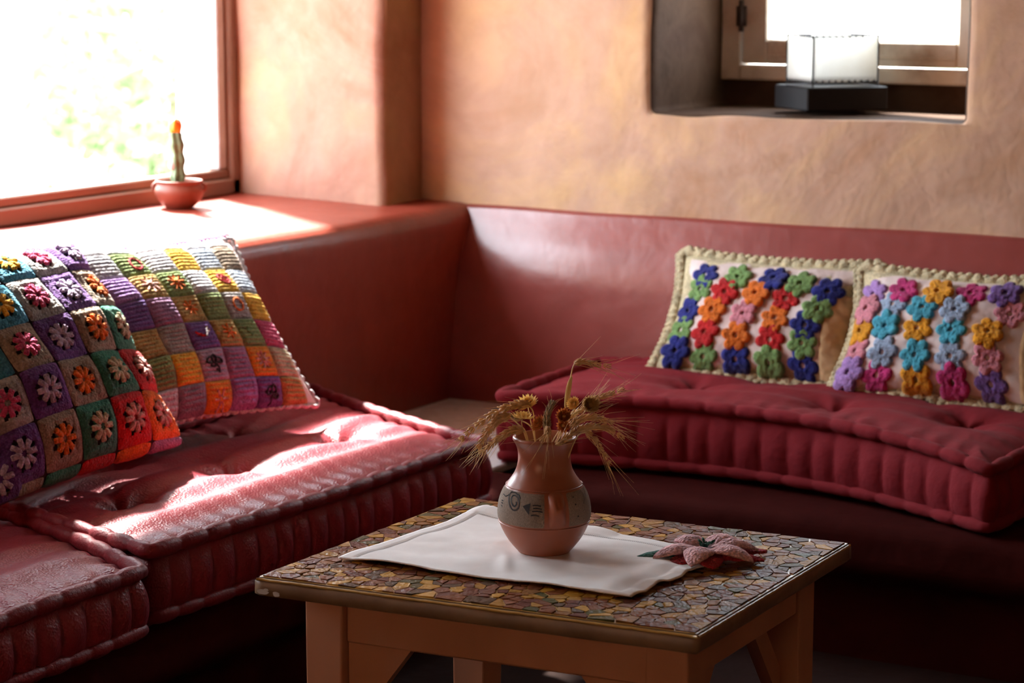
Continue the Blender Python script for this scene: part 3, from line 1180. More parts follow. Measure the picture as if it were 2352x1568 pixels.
# --- the two cushions with crocheted flowers (right bench)
CR = frame_from((1, 0, 0), (0, .53, .848))
Dfl = [(-0.17, 0.046, 'leaf'), (-0.096, 0.04, 'red'), (-0.007, 0.039, 'orange'), (0.073, 0.034, 'red'), (0.096, 0.078, 'leaf'), (0.17, 0.063, 'navy'), (-0.163, 0.083, 'navy'), (-0.072, 0.085, 'leaf'), (0.025, 0.085, 'navy'), (-0.193, -0.011, 'navy'), (-0.117, -0.012, 'orange'), (-0.028, -0.017, 'pink'), (0.059, -0.022, 'orange'), (0.14, -0.031, 'navy'), (0.159, 0.013, 'leaf'), (-0.198, -0.060, 'leaf'), (-0.12, -0.070, 'red'), (-0.034, -0.074, 'orange'), (0.055, -0.076, 'red'), (0.137, -0.074, 'leaf'), (-0.191, -0.112, 'navy'), (-0.115, -0.124, 'leaf'), (-0.029, -0.128, 'navy'), (0.056, -0.127, 'leaf'), (0.139, -0.122, 'navy')]
Efl = [(-0.208, 0.077, 'lilac'), (-0.126, 0.083, 'magenta'), (-0.038, 0.083, 'yellow'), (0.038, 0.088, 'magenta'), (0.115, 0.095, 'purple'), (-0.213, 0.034, 'pink'), (-0.145, 0.044, 'paleblue'), (-0.066, 0.038, 'cyan'), (0.015, 0.038, 'paleblue'), (0.142, 0.045, 'pink'), (-0.225, -0.014, 'yellow'), (-0.151, -0.010, 'cyan'), (-0.068, -0.014, 'yellow'), (0.018, -0.014, 'cyan'), (0.105, -0.012, 'yellow'), (-0.222, -0.065, 'pink'), (-0.143, -0.073, 'paleblue'), (-0.059, -0.078, 'cyan'), (0.026, -0.077, 'paleblue'), (0.112, -0.068, 'pink'), (-0.218, -0.115, 'lilac'), (-0.147, -0.122, 'magenta'), (-0.052, -0.128, 'yellow'), (0.034, -0.126, 'magenta'), (0.12, -0.122, 'purple')]


def flower_cushion(label, O, hw, hh, b, fls, seed, flap):
    r_ = thing('crochet_flower_cushion', label, 'cushion', O, CR)
    pl = Pillow(hw, hh, b, .035, .10, seed, .008)
    pl.body(r_, Y['cream'], 'cover', 48)
    # white front panel
    n = 40
    P = np.zeros((n + 1, n + 1, 3))
    for i in range(n + 1):
        for j in range(n + 1):
            u, v = 2 * i / n - 1, 2 * j / n - 1
            x, y = u * hw * .90, v * hh * .93 - .006
            P[i, j] = pl.at(x, y, .0025 * (1 - max(abs(u), abs(v)) ** 8) + .0035 * fbm(u * 4 + seed, v * 3, 1, 1.2))
    m = MB()
    m.grid(P)
    m.build('front_panel', M['white_cloth'], r_, fix=False)
    for k, (x, y, c) in enumerate(fls):
        petals_flower(pl, x, y, .0385, 6, Y[c], r_, 'crocheted_flower', h0=.003 + .003 * (k % 3), rot=.5 + .5 * math.sin(k * 2.3), depth=.30, hole=.15)
    pl.rim(r_, Y['cream'], 'crocheted_edging', r=.0125, beads=70, seed=seed, amp=.30, out=.002)
    pl.rim(r_, Y['cream'], 'crocheted_edging', r=.0075, beads=100, seed=seed + 2, amp=.5, out=.013)
    # tan gathered cloth showing at the right end
    P = np.zeros((15, 25, 3))
    for i in range(15):
        for j in range(25):
            x = hw * (.72 + .27 * i / 14)
            y = hh * (-.95 + 1.35 * j / 24)
            P[i, j] = pl.at(x, y, .006 + .006 * abs(math.sin(j * .75 + i * .2)) * math.sin(PI * i / 14) ** .5 - .006 * (i in (0, 14)))
    m = MB()
    m.grid(P)
    m.build('tan_flap', M['tan_cloth'], r_, fix=False)
    return r_


flower_cushion('cream-edged cushion with red, orange, green and navy crocheted flowers', np.array([-2.13, 4.775, .587]), .245, .150, .06, Dfl, 1.0, 1)
flower_cushion('cream-edged cushion with cyan, yellow, pink and lilac crocheted flowers, cut by the right frame edge', np.array([-1.66, 4.735, .587]), .25, .150, .075, Efl, 4.0, 1)

# ------------------------------------------------------------------ table
TA, TB, TC, TD = [np.array(p) for p in ((-1.998, 2.653), (-2.001, 3.242), (-1.312, 3.287), (-1.301, 2.716))]
TZ = .5
tcen = (TA + TB + TC + TD) / 4
W_, D_ = .695, .578


def tab(p):
    """table-space metres (x 0..W along the front, y 0..D away) -> parent-local"""
    s, t = p[0] / W_, p[1] / D_
    q = (1 - s) * (1 - t) * TA + s * (1 - t) * TD + s * t * TC + (1 - s) * t * TB - tcen
    return (q[0], q[1], p[2])


table = thing('mosaic_table', 'low square wooden table with a varnished mosaic top, holding the vase', 'table', (tcen[0], tcen[1], 0))


def tbox(name, lo, hi, mt, bev=.003):
    m = MB()
    m.box(lo, hi, bev, xf=tab)
    return m.build(name, mt, table, smooth=False)


m = MB()
nx, ny = 60, 50
lv = [(0.006, .4985), (.0, .4935), (0, .474), (.004, .470)]
ring = []
for k in range(4):
    for i in range(nx):
        f = i / nx
        ring.append([(f, 0), (1, f), (1 - f, 1), (0, 1 - f)][k])
P = np.zeros((len(ring), len(lv), 3))
for i, (s_, t_) in enumerate(ring):
    for j, (ins, z) in enumerate(lv):
        x = ins + s_ * (W_ - 2 * ins)
        y = ins + t_ * (D_ - 2 * ins)
        w = .0012 * fbm(x * 3, y * 3, z * 20, 5)
        P[i, j] = tab((x + w, y + w, z))
m.grid(P, close_u=True)
m.build('tabletop_edge', M['table_edge'], table, fix=True)
m = MB()
P = np.array([[tab((.004 + (W_ - .008) * i / 2, .004 + (D_ - .008) * j / 2, .4987)) for j in range(3)] for i in range(3)])
m.grid(P)
P = np.array([[tab((.004 + (W_ - .008) * i / 2, .004 + (D_ - .008) * j / 2, .470)) for j in range(3)] for i in range(3)])
m.grid(P)
m.build('tabletop', M['grout'], table, smooth=False, fix=False)
# bare chipped spots on the front edge near the left corner
m = MB()
for (cx, cz, w, h) in ((.013, .4775, .0095, .0040), (.0365, .4765, .0060, .0036), (.0195, .4815, .004, .0018)):
    pts = []
    for k in range(14):
        a = 2 * PI * k / 14
        r = 1 + .35 * fbm(math.cos(a) * 3 + cx * 90, math.sin(a) * 3, cz * 30, 1.5)
        pts.append(tab((cx + w * r * math.cos(a), -.0012, cz + h * r * math.sin(a))))
    back = [tab((0, .002, 0))]
    n0 = len(pts)
    m.add(pts, [list(range(n0))])
m.build('chipped_spot', M['chip_white'], table, smooth=False, fix=False)
# yellow worn line along the arris
m = MB()
for a, b in (((0.002, .001), (W_ - .002, .001)), ((W_ - .001, .002), (W_ - .001, D_ - .002))):
    pa = []
    for k in range(60):
        t = k / 59
        pa.append(tab((a[0] + (b[0] - a[0]) * t, a[1] + (b[1] - a[1]) * t, .4952 + .0008 * fbm(t * 40, 0, 0, 1))))
    m.tube(pa, .0022, 6)
m.build('worn_ochre_arris', M['grout'], table, fix=False)


def clip(poly, px, py, nx_, ny_):
    out = []
    n = len(poly)
    for i in range(n):
        a, b = poly[i], poly[(i + 1) % n]
        da = (a[0] - px) * nx_ + (a[1] - py) * ny_
        db = (b[0] - px) * nx_ + (b[1] - py) * ny_
        if da <= 0:
            out.append(a)
        if (da <= 0) != (db <= 0):
            t = da / (da - db)
            out.append((a[0] + (b[0] - a[0]) * t, a[1] + (b[1] - a[1]) * t))
    return out


seeds = []
gs = .0205
for i in range(int(W_ / gs) + 1):
    for j in range(int(D_ / gs) + 1):
        x = (i + .5 + random.uniform(-.46, .46)) * gs
        y = (j + .5 + random.uniform(-.46, .46)) * gs
        if .009 < x < W_ - .009 and .009 < y < D_ - .009:
            seeds.append((x, y))
cells = []
for a in seeds:
    poly = [(.007, .007), (W_ - .007, .007), (W_ - .007, D_ - .007), (.007, D_ - .007)]
    for b in seeds:
        dx, dy = b[0] - a[0], b[1] - a[1]
        if 0 < dx * dx + dy * dy < (gs * 3.6) ** 2:
            poly = clip(poly, (a[0] + b[0]) / 2, (a[1] + b[1]) / 2, dx, dy)
            if len(poly) < 3:
                break
    if len(poly) >= 3:
        cells.append((a, poly))


def under_runner(c):
    return .10 < c[0] < .50 and .17 < c[1] < .40


order = sorted(cells, key=lambda q: (under_runner(q[0]), q[0][1]))
stuff = MB()
for k, (c, poly) in enumerate(order):
    shr = random.choice((.0009, .0012, .0016, .0030))
    pts = []
    for (x, y) in poly:
        d = math.hypot(x - c[0], y - c[1]) + 1e-9
        f = max(.2, 1 - shr / d)
        pts.append((c[0] + (x - c[0]) * f + random.uniform(-.0005, .0005), c[1] + (y - c[1]) * f + random.uniform(-.0005, .0005)))
    h = .0004 + .0007 * random.random()
    tx, ty = random.uniform(-.05, .05), random.uniform(-.05, .05)
    n0 = len(pts)
    top = [tab((x, y, TZ + h + (x - c[0]) * tx + (y - c[1]) * ty)) for x, y in pts]
    bot = [tab((x, y, TZ - .003)) for x, y in pts]
    fs = [list(range(n0))] + [[i, n0 + i, n0 + (i + 1) % n0, (i + 1) % n0] for i in range(n0)]
    mi = random.choices(range(8), weights=(5, 4, 4, 3, 4, 3, 4, 3))[0]
    if k < 300:
        mm = MB()
        mm.add(top + bot, fs)
        mm.build('mosaic_chip', M['chips'][mi], table, smooth=False, fix=False)
    else:
        stuff.add(top + bot, fs, mi)
o = stuff.build('mosaic_chips', M['chips'], table, smooth=False, fix=False)
o['kind'] = 'stuff'

LI = .042   # legs set in from the edge
LW = .064


def leg(x0, y0):
    m = MB()
    for (z, k) in ((0, .8), ):
        pass
    P = []
    # tapered square leg
    vs = []
    for z, tpr in ((0, .010), (.47, 0)):
        for dx, dy in ((0, 0), (1, 0), (1, 1), (0, 1)):
            inx = tpr if (x0 < W_ / 2) == (dx == 1) else 0
            iny = tpr if (y0 < D_ / 2) == (dy == 1) else 0
            vs.append(tab((x0 + dx * LW + (-inx if dx else inx), y0 + dy * LW + (-iny if dy else iny), z)))
    m.add(vs, [(0, 1, 2, 3), (4, 5, 6, 7), (0, 1, 5, 4), (1, 2, 6, 5), (2, 3, 7, 6), (3, 0, 4, 7)])
    o = m.build('leg', M['table_wood'], table, smooth=False)
    bv = o.modifiers.new('bevel', 'BEVEL')
    bv.width = .003
    bv.segments = 2
    return o


for lx in (LI, W_ - LI - LW):
    for ly in (LI + .02, D_ - LI - LW):
        leg(lx, ly)
AZ0 = .392
ybf = LI + .02 + .010
tbox('apron', (LI + LW, ybf, AZ0), (W_ - LI - LW, ybf + .02, .47), M['table_wood'])
tbox('apron', (LI + LW, D_ - LI - .03, AZ0), (W_ - LI - LW, D_ - LI - .01, .47), M['table_wood'])
tbox('apron', (LI + .008, ybf + LW - .01, AZ0), (LI + .028, D_ - LI - LW, .47), M['table_wood'])
tbox('apron', (W_ - LI - .024, ybf + LW - .01, AZ0 + .012), (W_ - LI - .004, D_ - LI - LW, .47), M['table_wood'])


def brace(a, b, c, thick):
    """triangular corner brace in table space: a, b, c corners, thickness vector"""
    m = MB()
    t = np.array(thick)
    A = [np.array(p, float) for p in (a, b, c)]
    vs = [tab(p) for p in A] + [tab(p + t) for p in A]
    m.add(vs, [(0, 1, 2), (5, 4, 3), (0, 3, 4, 1), (1, 4, 5, 2), (2, 5, 3, 0)])
    return m.build('corner_brace', M['table_wood'], table, smooth=False)


xl, xr = LI + LW, W_ - LI - LW
brace((xl, ybf + .006, AZ0), (xl + .105, ybf + .006, AZ0), (xl, ybf + .006, AZ0 - .14), (0, .018, 0))
brace((xr, ybf + .006, AZ0), (xr - .105, ybf + .006, AZ0), (xr, ybf + .006, AZ0 - .14), (0, .018, 0))
yb2 = D_ - LI - LW
m = MB()


def diag(x, y0, z0, y1, z1, w, th):
    """flat diagonal strut in the y-z plane"""
    m = MB()
    d = np.array((0, y1 - y0, z1 - z0))
    d = d / np.linalg.norm(d)
    pz = np.array((0, -d[2], d[1])) * w / 2
    vs = []
    for xx in (x, x + th):
        for (py, pz_) in ((y0, z0), (y1, z1)):
            for s_ in (-1, 1):
                vs.append(tab((xx, py + s_ * pz[1], pz_ + s_ * pz[2])))
    m.add(vs, [(0, 1, 3, 2), (4, 6, 7, 5), (0, 4, 5, 1), (2, 3, 7, 6), (0, 2, 6, 4), (1, 5, 7, 3)])
    return m.build('corner_brace', M['table_wood'], table, smooth=False)


diag(W_ - LI - .05, yb2 - .085, AZ0 + .005, yb2 + .002, AZ0 - .105, .034, .02)
diag(W_ - LI - .05, ybf + LW + .075, AZ0 + .005, ybf + LW - .012, AZ0 - .105, .034, .02)
diag(LI + .03, yb2 - .085, AZ0 + .005, yb2 + .002, AZ0 - .105, .034, .02)

# ------------------------------------------------------------------ linen runner
RA, RB, RC, RD = [np.array(p) for p in ((-1.940, 2.785), (-1.912, 3.150), (-1.432, 3.100), (-1.455, 2.815))]
rc = (RA + RB + RC + RD) / 4
runner = thing('linen_runner', 'cream linen cloth with a drawn-thread hem lying askew under the clay vase', 'tablecloth', (rc[0], rc[1], .5015))
VX, VY = -1.690, 2.972      # vase axis
VX, VY = -1.694, 2.985


def rxy(u, v):
    q = (1 - u) * (1 - v) * RA + u * (1 - v) * RD + u * v * RC + (1 - u) * v * RB
    # a little wavy outline
    q = q + np.array((.003 * math.sin(v * 17) * (u > .5) * (u - .5) * 2, .0035 * math.sin(u * 9 + 1) * v + .002 * math.sin(u * 13) * (1 - v)))
    return q


def rz(u, v):
    q = rxy(u, v)
    z = .0012
    # creases
    dv = math.hypot(q[0] - VX, q[1] - VY)
    flat = min(1, max(0, (dv - .052) / .03))
    f1 = math.exp(-((q[0] - (VX - .035) + .55 * (q[1] - 2.93)) / .012) ** 2) * max(0, min(1, (2.95 - q[1]) / .04)) * max(0, min(1, (q[1] - 2.82) / .05))
    z += .0030 * f1
    z += .0105 * math.exp(-((u - .90) / .06) ** 2) * max(0, fbm(v * 2.2, 3.3, 0, 2.3) + .45) * v ** .3
    z += .0075 * math.exp(-((v - 1.0) / .10) ** 2) * max(0, math.sin(u * 15 + .6)) * flat
    z += .0060 * math.exp(-((v - .82) / .10) ** 2) * math.exp(-((u - .72) / .14) ** 2)
    z += .0034 * flat * (fbm(q[0] * 1.0, q[1] * 2.2, 7, 7) + .5)
    z += .0030 * flat * abs(fbm(q[0] * 1.6 + q[1] * .8, q[1] * 3.0 - q[0], 2, 4.5))
    z += .0030 * math.exp(-((u - .99) / .03) ** 2) * max(0, math.sin(v * 26))
    z += .0055 * math.exp(-((u - .03) / .05) ** 2) * math.exp(-((v - .97) / .1) ** 2)
    z += .004 * math.exp(-(v / .02) ** 2) * max(0, math.sin(u * 11 - .5))
    return z


n1, n2 = 130, 100
for nm in ('cloth',):
    P = np.zeros((n1 + 1, n2 + 1, 3))
    P2 = np.zeros((n1 + 1, n2 + 1, 3))
    for i in range(n1 + 1):
        for j in range(n2 + 1):
            u, v = i / n1, j / n2
            q = rxy(u, v) - rc
            z = rz(u, v)
            hem = .0011 if (u < .045 or u > .955 or v < .03 or v > .90) else 0
            g = .0009 * (math.exp(-((u - .047) / .006) ** 2) + math.exp(-((v - .895) / .007) ** 2))
            P[i, j] = (q[0], q[1], z + .0012 + hem - g)
            P2[i, j] = (q[0], q[1], max(z - .0002, .0002))
    m = MB()
    m.grid(P)
    m.grid(P2, flip=True)
    idx = [(i, 0) for i in range(n1)] + [(n1, j) for j in range(n2)] + [(i, n2) for i in range(n1, 0, -1)] + [(0, j) for j in range(n2, 0, -1)]
    Q = np.array([[P[a], (P[a] * .5 + P2[a] * .5), P2[a]] for a in idx])
    m.grid(Q, close_u=True)
    m.build('cloth', M['linen'], runner)
m = MB()
for (a, b) in (((.05, .895), (.97, .895)), ((.047, .04), (.047, .89))):
    L = np.linalg.norm(rxy(*a) - rxy(*b))
    K = int(L / .0033)
    for k in range(K):
        t = k / K
        u, v = a[0] + (b[0] - a[0]) * t, a[1] + (b[1] - a[1]) * t
        if math.hypot(*(rxy(u, v) - np.array((VX, VY)))) < .045:
            continue
        c = rxy(u, v) - rc
        z = rz(u, v) + .0013
        d = rxy(min(1, u + (b[0] - a[0]) * .01), min(1, v + (b[1] - a[1]) * .01)) - rxy(u, v)
        d = d / (np.linalg.norm(d) + 1e-9) * .0007
        w = np.array((-d[1], d[0])) * 2.6
        m.add([(c[0] - d[0] - w[0], c[1] - d[1] - w[1], z), (c[0] + d[0] - w[0], c[1] + d[1] - w[1], z),
               (c[0] + d[0] + w[0], c[1] + d[1] + w[1], z), (c[0] - d[0] + w[0], c[1] - d[1] + w[1], z)], [(0, 1, 2, 3)])
o = m.build('hem_holes', M['hole_shade'], runner, smooth=False, fix=False)  # dark quads paint the shade in the hem holes
o['kind'] = 'stuff'

# ------------------------------------------------------------------ vase
VZ = .5045
CRT = np.array((math.cos(YAW), math.sin(YAW), 0))       # right, seen from the room's sitting corner
CFW = np.array((-math.sin(YAW), math.cos(YAW), 0))
vase = thing('clay_vase', 'burnished terracotta vase with a grey painted band, holding dried wheat', 'vase', (VX, VY, VZ), np.array([CRT, CFW, (0, 0, 1)]).T)
prof = [(.0, 0), (.036, 0), (.041, .002), (.0475, .009), (.056, .020), (.0635, .033), (.0685, .045), (.0708, .057), (.0708, .068),
        (.0690, .080), (.0655, .091), (.0605, .101), (.0545, .110), (.0482, .119), (.0435, .128), (.0408, .138), (.0400, .148),
        (.0408, .157), (.0430, .165), (.0462, .171), (.0482, .1745), (.0485, .177), (.0475, .179), (.0455, .1795), (.0440, .178),
        (.0425, .173), (.0395, .165), (.0365, .155), (.0355, .145), (.037, .13), (.043, .115), (.055, .10), (.064, .08), (.066, .06), (.055, .025), (.0, .006)]
PR = np.array(prof)


def smooth_prof(pr, k=4):
    out = []
    n = len(pr)
    for i in range(n - 1):
        p0, p1, p2, p3 = pr[max(0, i - 1)], pr[i], pr[i + 1], pr[min(n - 1, i + 2)]
        for j in range(k):
            t = j / k
            out.append(tuple(.5 * ((2 * p1[a]) + (-p0[a] + p2[a]) * t + (2 * p0[a] - 5 * p1[a] + 4 * p2[a] - p3[a]) * t * t + (-p0[a] + 3 * p1[a] - 3 * p2[a] + p3[a]) * t ** 3) for a in (0, 1)))
    out.append(pr[-1])
    return out


sp = smooth_prof(prof)
sp = [(max(0, r), z) for r, z in sp]
outer = [(r, z) for i, (r, z) in enumerate(sp) if i < 21 * 4]


def vr(z):
    return float(np.interp(z, [q[1] for q in outer], [q[0] for q in outer]))


m = MB()
m.lathe(sp, 72)
m.build('body', M['terracotta'], vase)
# grooves above and below the band
B0, B1 = .050, .104
# angle 0 = +x (right); the viewer is at -y (angle -90)


def band(a0, a1, name='painted_band'):
    n, k = 40, 12
    P = np.zeros((n + 1, k + 1, 3))
    for i in range(n + 1):
        a = a0 + (a1 - a0) * i / n
        for j in range(k + 1):
            z = B0 + (B1 - B0) * j / k
            ed = min(i, n - i, 1) * min(j, k - j, 1)
            r = vr(z) + (.0009 if ed else -.0006)
            P[i, j] = (r * math.cos(a), r * math.sin(a), z)
    m = MB()
    m.grid(P)
    return m.build(name, M['band'], vase)


LUG = math.radians(-90 + 15.5)
band(math.radians(-90 + 30), math.radians(90 + 1))
band(math.radians(90 + 30), math.radians(270 + 1))
m = MB()
for z in (B0 - .0012, B1 + .0012):
    pa = [((vr(z) + .0004) * math.cos(a), (vr(z) + .0004) * math.sin(a), z) for a in np.linspace(0, 2 * PI, 73)[:-1] if not (LUG - .16 < (a if a < PI else a - 2 * PI) < LUG + .16)]
    m.tube(pa, .0011, 6)
m.build('rim_line', M['terracotta'], vase, fix=False)


def lug(a):
    m = MB()
    rd = np.array((math.cos(a), math.sin(a), 0))
    tg = np.array((-math.sin(a), math.cos(a), 0))
    n, k = 22, 16
    P = np.zeros((n + 1, k + 1, 3))
    for i in range(n + 1):
        t = i / n
        z = .046 + .062 * t
        hgt = .0165 * math.sin(PI * min(1, t * 1.02)) ** .75 * (.45 + .75 * t)
        wd = .0150 * (1 - .15 * t) * (1 - max(0, t - .85) * 2)
        for j in range(k + 1):
            s_ = -1 + 2 * j / k
            hh = hgt * (1 - abs(s_) ** 2.6) - .003
            # piercing, seen as a dimple
            P[i, j] = rd * (vr(z) + hh) + tg * (s_ * wd) + np.array((0, 0, z))
            d2 = ((s_ * wd) / .0030) ** 2 + ((z - .0895) / .0055) ** 2
            P[i, j] -= rd * (.005 * math.exp(-d2 * 1.3))
    m.grid(P)
    return m.build('lug_handle', M['terracotta'], vase)


lug(LUG)
lug(LUG + PI)
m = MB()
rd = np.array((math.cos(LUG), math.sin(LUG), 0))
tg = np.array((-math.sin(LUG), math.cos(LUG), 0))


# black painted motif on the left band; coordinates = (metres right of view axis, height)
def onv(x, z, lift=.0014):
    r = vr(z) + lift
    x = max(-r * .999, min(r * .999, x))
    return np.array((x, -math.sqrt(max(0, r * r - x * x)), z))


def vx(zx):
    return (zx - 720) / 3.016 * .000665


def vz_(zy):
    return (1497 - zy) / 3.016 * .000672 * 1.022 + .001


def painted(strokes_, r):
    m = MB()
    for st, ww in strokes_:
        pa = np.array([onv(vx(x), vz_(y)) for x, y in st])
        n = len(pa)
        P = np.zeros((n, 2, 3))
        for i in range(n):
            t = pa[min(n - 1, i + 1)] - pa[max(0, i - 1)]
            t /= np.linalg.norm(t) + 1e-9
            nr = np.array((pa[i][0], pa[i][1], 0))
            nr /= np.linalg.norm(nr)
            w = np.cross(t, nr) * ww * r
            P[i, 0] = pa[i] + w
            P[i, 1] = pa[i] - w
        m.grid(P)
    return m


spir = []
for k in range(44):
    t = k / 43
    a = -.3 + t * 2 * PI * 1.75
    r = 14 + 42 * t ** .85
    spir.append((512 + r * .80 * math.cos(a) * .95, 1115 + r * 1.12 * math.sin(a)))
tail = [(556 - 6, 1090), (540, 1068), (515, 1058), (490, 1064), (470, 1085), (452, 1097), (436, 1090)]
def put(mb, name):
    return mb.build(name, M['black_paint'], vase, smooth=False, fix=False)


put(painted([(spir, 1.0)], .00115), 'painted_spiral')
put(painted([(tail, 1.0)], .0010), 'painted_stroke')
for x0, x1, y in ((636, 694, 1122), (640, 700, 1141), (632, 704, 1160), (626, 680, 1186)):
    put(painted([([(x0, y), ((x0 + x1) / 2, y - 2), (x1, y + 3)], 1.0)], .0010), 'painted_stroke')
for st in ([(425, 1130), (436, 1128)], [(422, 1145), (434, 1144)], [(420, 1160), (430, 1165)]):
    put(painted([(st, 1.0)], .0009), 'painted_stroke')
tri = [onv(vx(x), vz_(y)) for x, y in ((568, 1132), (624, 1108), (616, 1145), (612, 1186))]
m = MB()
m.add(tri, [(0, 1, 2), (0, 2, 3)])
put(m, 'painted_triangle')
for (x, y) in ((915, 1083), (932, 1130), (950, 1210)):
    m = MB()
    m.ellipsoid(onv(vx(x), vz_(y)), [(.0012, 0, 0), (0, .0008, 0), (0, 0, .0013)], 8, 5)
    put(m, 'painted_dot')
for st in ([(968, 1040), (985, 1070), (992, 1110), (990, 1140)], [(985, 1040), (1000, 1075), (1006, 1120)]):
    put(painted([(st, 1.0)], .0008), 'painted_stroke')


# ------------------------------------------------------------------ dried flowers in the vase
def bp(zx, zy, d=0.0):
    """bouquet plane: (right of axis, height) read off the vase's scale, d metres behind the axis"""
    x = (zx - 720) / 3.016 * .000665
    z = VZ + .179 + (690 - zy) / 3.016 * .000672 * 1.02
    return np.array((VX, VY, 0)) + CRT * x + CFW * d + np.array((0, 0, z))


def catmull(pts, n=30):
    pts = [np.array(p, float) for p in pts]
    out = []
    m_ = len(pts) - 1
    for i in range(m_):
        p0, p1, p2, p3 = pts[max(0, i - 1)], pts[i], pts[i + 1], pts[min(m_, i + 2)]
        k = max(2, n // m_)
        for j in range(k):
            t = j / k
            out.append(.5 * ((2 * p1) + (-p0 + p2) * t + (2 * p0 - 5 * p1 + 4 * p2 - p3) * t * t + (-p0 + 3 * p1 - 3 * p2 + p3) * t ** 3))
    out.append(pts[-1])
    return out


def wheat(label, stem, ear, awn=.035, mt=None, kern=18, fat=1.0, spread=.35, droop=0.0, seed=0):
    rnd = random.Random(seed)
    mt = mt or M['wheat']
    root = thing('wheat_stem', label, 'dried wheat', stem[0], group='dried wheat stems in the vase')
    o0 = np.array(stem[0])
    st = catmull(stem, 18)
    m = MB()
    m.tube([p - o0 for p in st], .0011, 6)
    m.build('stem', M['straw'], root, fix=False)
    er = catmull(ear, 40)
    L = sum(np.linalg.norm(er[i + 1] - er[i]) for i in range(len(er) - 1))
    mk, ma = MB(), MB()
    for k in range(kern):
        t = (k + .3) / kern
        if k % 4 == 3:
            continue
        idx = min(len(er) - 2, int(t * (len(er) - 1)))
        p = er[idx] - o0
        d = er[idx + 1] - er[idx]
        d /= np.linalg.norm(d) + 1e-9
        a = np.cross(d, (0, 0, 1.0))
        if np.linalg.norm(a) < .1:
            a = CRT.copy()
        a /= np.linalg.norm(a)
        b = np.cross(d, a)
        size = (1 - .45 * t) * fat
        for side in range(4):
            an = side * PI / 2 + (PI / 4 if k % 2 else 0) + rnd.uniform(-.2, .2)
            sd = math.cos(an) * b + math.sin(an) * a
            c = p + sd * .0030 * size + d * rnd.uniform(-.0006, .0006)
            ax = d * .93 + sd * .42
            ax /= np.linalg.norm(ax)
            s1 = np.cross(ax, sd)
            s1 /= np.linalg.norm(s1) + 1e-9
            s2 = np.cross(ax, s1)
            mk.ellipsoid(c + ax * .003, [s1 * .0021 * size, s2 * .0018 * size, ax * .0062 * size], 6, 5)
            if (k + side) % 4 == 0 or k > kern * .9:
                sp_ = spread * rnd.uniform(.4, 1.3)
                dr = d + sd * sp_ + np.array((0, 0, droop * .3))
                dr /= np.linalg.norm(dr)
                al = awn * rnd.uniform(.6, 1.25)
                e = c + ax * .007
                ma.tube([e, e + dr * al * .5 + np.array((0, 0, .0)), e + dr * al + np.array((rnd.uniform(-.002, .002), rnd.uniform(-.002, .002), droop * al * .3))], [.00030, .00022, .0001], 4, cap=False)
    mk.build('ear', mt, root, fix=False)
    o = ma.build('awns', M['straw'] if mt is not M['wheat_dark'] else M['wheat'], root, fix=False)
    o['kind'] = 'stuff'
    return root


V0 = lambda dx, d=0, z=.10: np.array((VX, VY, VZ + z)) + CRT * dx + CFW * d
wheat('wheat ear arching lowest and outermost to the left of the vase', [V0(-.01), bp(650, 640), bp(640, 520, .0), bp(600, 475)], [bp(600, 475), bp(500, 480), bp(370, 535), bp(240, 625), bp(140, 715)], .03, kern=26, fat=1.15, seed=1)
wheat('wheat ear curling over the left rim, middle of the three', [V0(-.015), bp(600, 690), bp(540, 610), bp(470, 550)], [bp(470, 550), bp(400, 580), bp(320, 670), bp(262, 770)], .03, kern=22, fat=1.2, seed=2)
wheat('wheat ear lying closest to the left rim of the vase', [V0(-.02, -.01), bp(600, 700, -.01), bp(560, 645, -.01)], [bp(560, 640, -.01), bp(490, 640, -.015), bp(380, 705, -.02), bp(290, 785, -.02)], .035, kern=22, fat=1.1, seed=3)
wheat('short dark wheat ear standing upright in the middle of the vase', [V0(0, -.01), bp(735, 690, -.02), bp(738, 610, -.03)], [bp(738, 610, -.03), bp(735, 540, -.03), bp(755, 470, -.03), bp(775, 430, -.03)], .012, M['wheat_dark'], kern=20, fat=.95, spread=.8, seed=4)
wheat('tallest wheat stem, snapped near the top so its ear points right', [V0(.01, .01), bp(850, 600, .01), bp(868, 490, .01), bp(900, 300, .01), bp(916, 230, .01), bp(930, 205, .01)], [bp(930, 200, .01), bp(985, 190, .01), bp(1080, 205, .005), bp(1180, 218, .005)], .040, M['wheat'], kern=20, fat=.8, spread=.45, seed=5)
wheat('wheat ear reaching furthest up to the right', [V0(.02, .01), bp(880, 620, .01), bp(960, 520, .01)], [bp(990, 480, .01), bp(1080, 440, .01), bp(1180, 410, .01), bp(1280, 372, .01)], .03, kern=20, fat=.85, seed=6)
wheat('wheat ear spreading level to the right with long awns', [V0(.02), bp(830, 690), bp(900, 620)], [bp(900, 620), bp(980, 570), bp(1080, 560), bp(1190, 600)], .05, M['wheat'], kern=22, fat=1.0, spread=.4, seed=7)
wheat('wheat ear just above the right rim, tip bending down', [V0(.02, -.005), bp(900, 700, -.01), bp(980, 645, -.01)], [bp(980, 640, -.01), bp(1090, 615, -.01), bp(1180, 640, -.01), bp(1275, 700, -.01)], .025, kern=20, fat=.95, seed=8)
wheat('wheat ear hanging down outside the right side of the vase', [V0(.02, -.01), bp(930, 700, -.02), bp(1000, 640, -.025)], [bp(1010, 640, -.03), bp(1070, 690, -.03), bp(1120, 770, -.035), bp(1165, 840, -.035)], .05, kern=18, fat=.75, spread=.25, seed=9)
wheat('wheat ear lying across the front right rim', [V0(.0, -.02), bp(770, 720, -.035)], [bp(800, 700, -.045), bp(880, 650, -.045), bp(960, 600, -.04), bp(1040, 580, -.035)], .04, kern=20, fat=.9, spread=.5, seed=10)
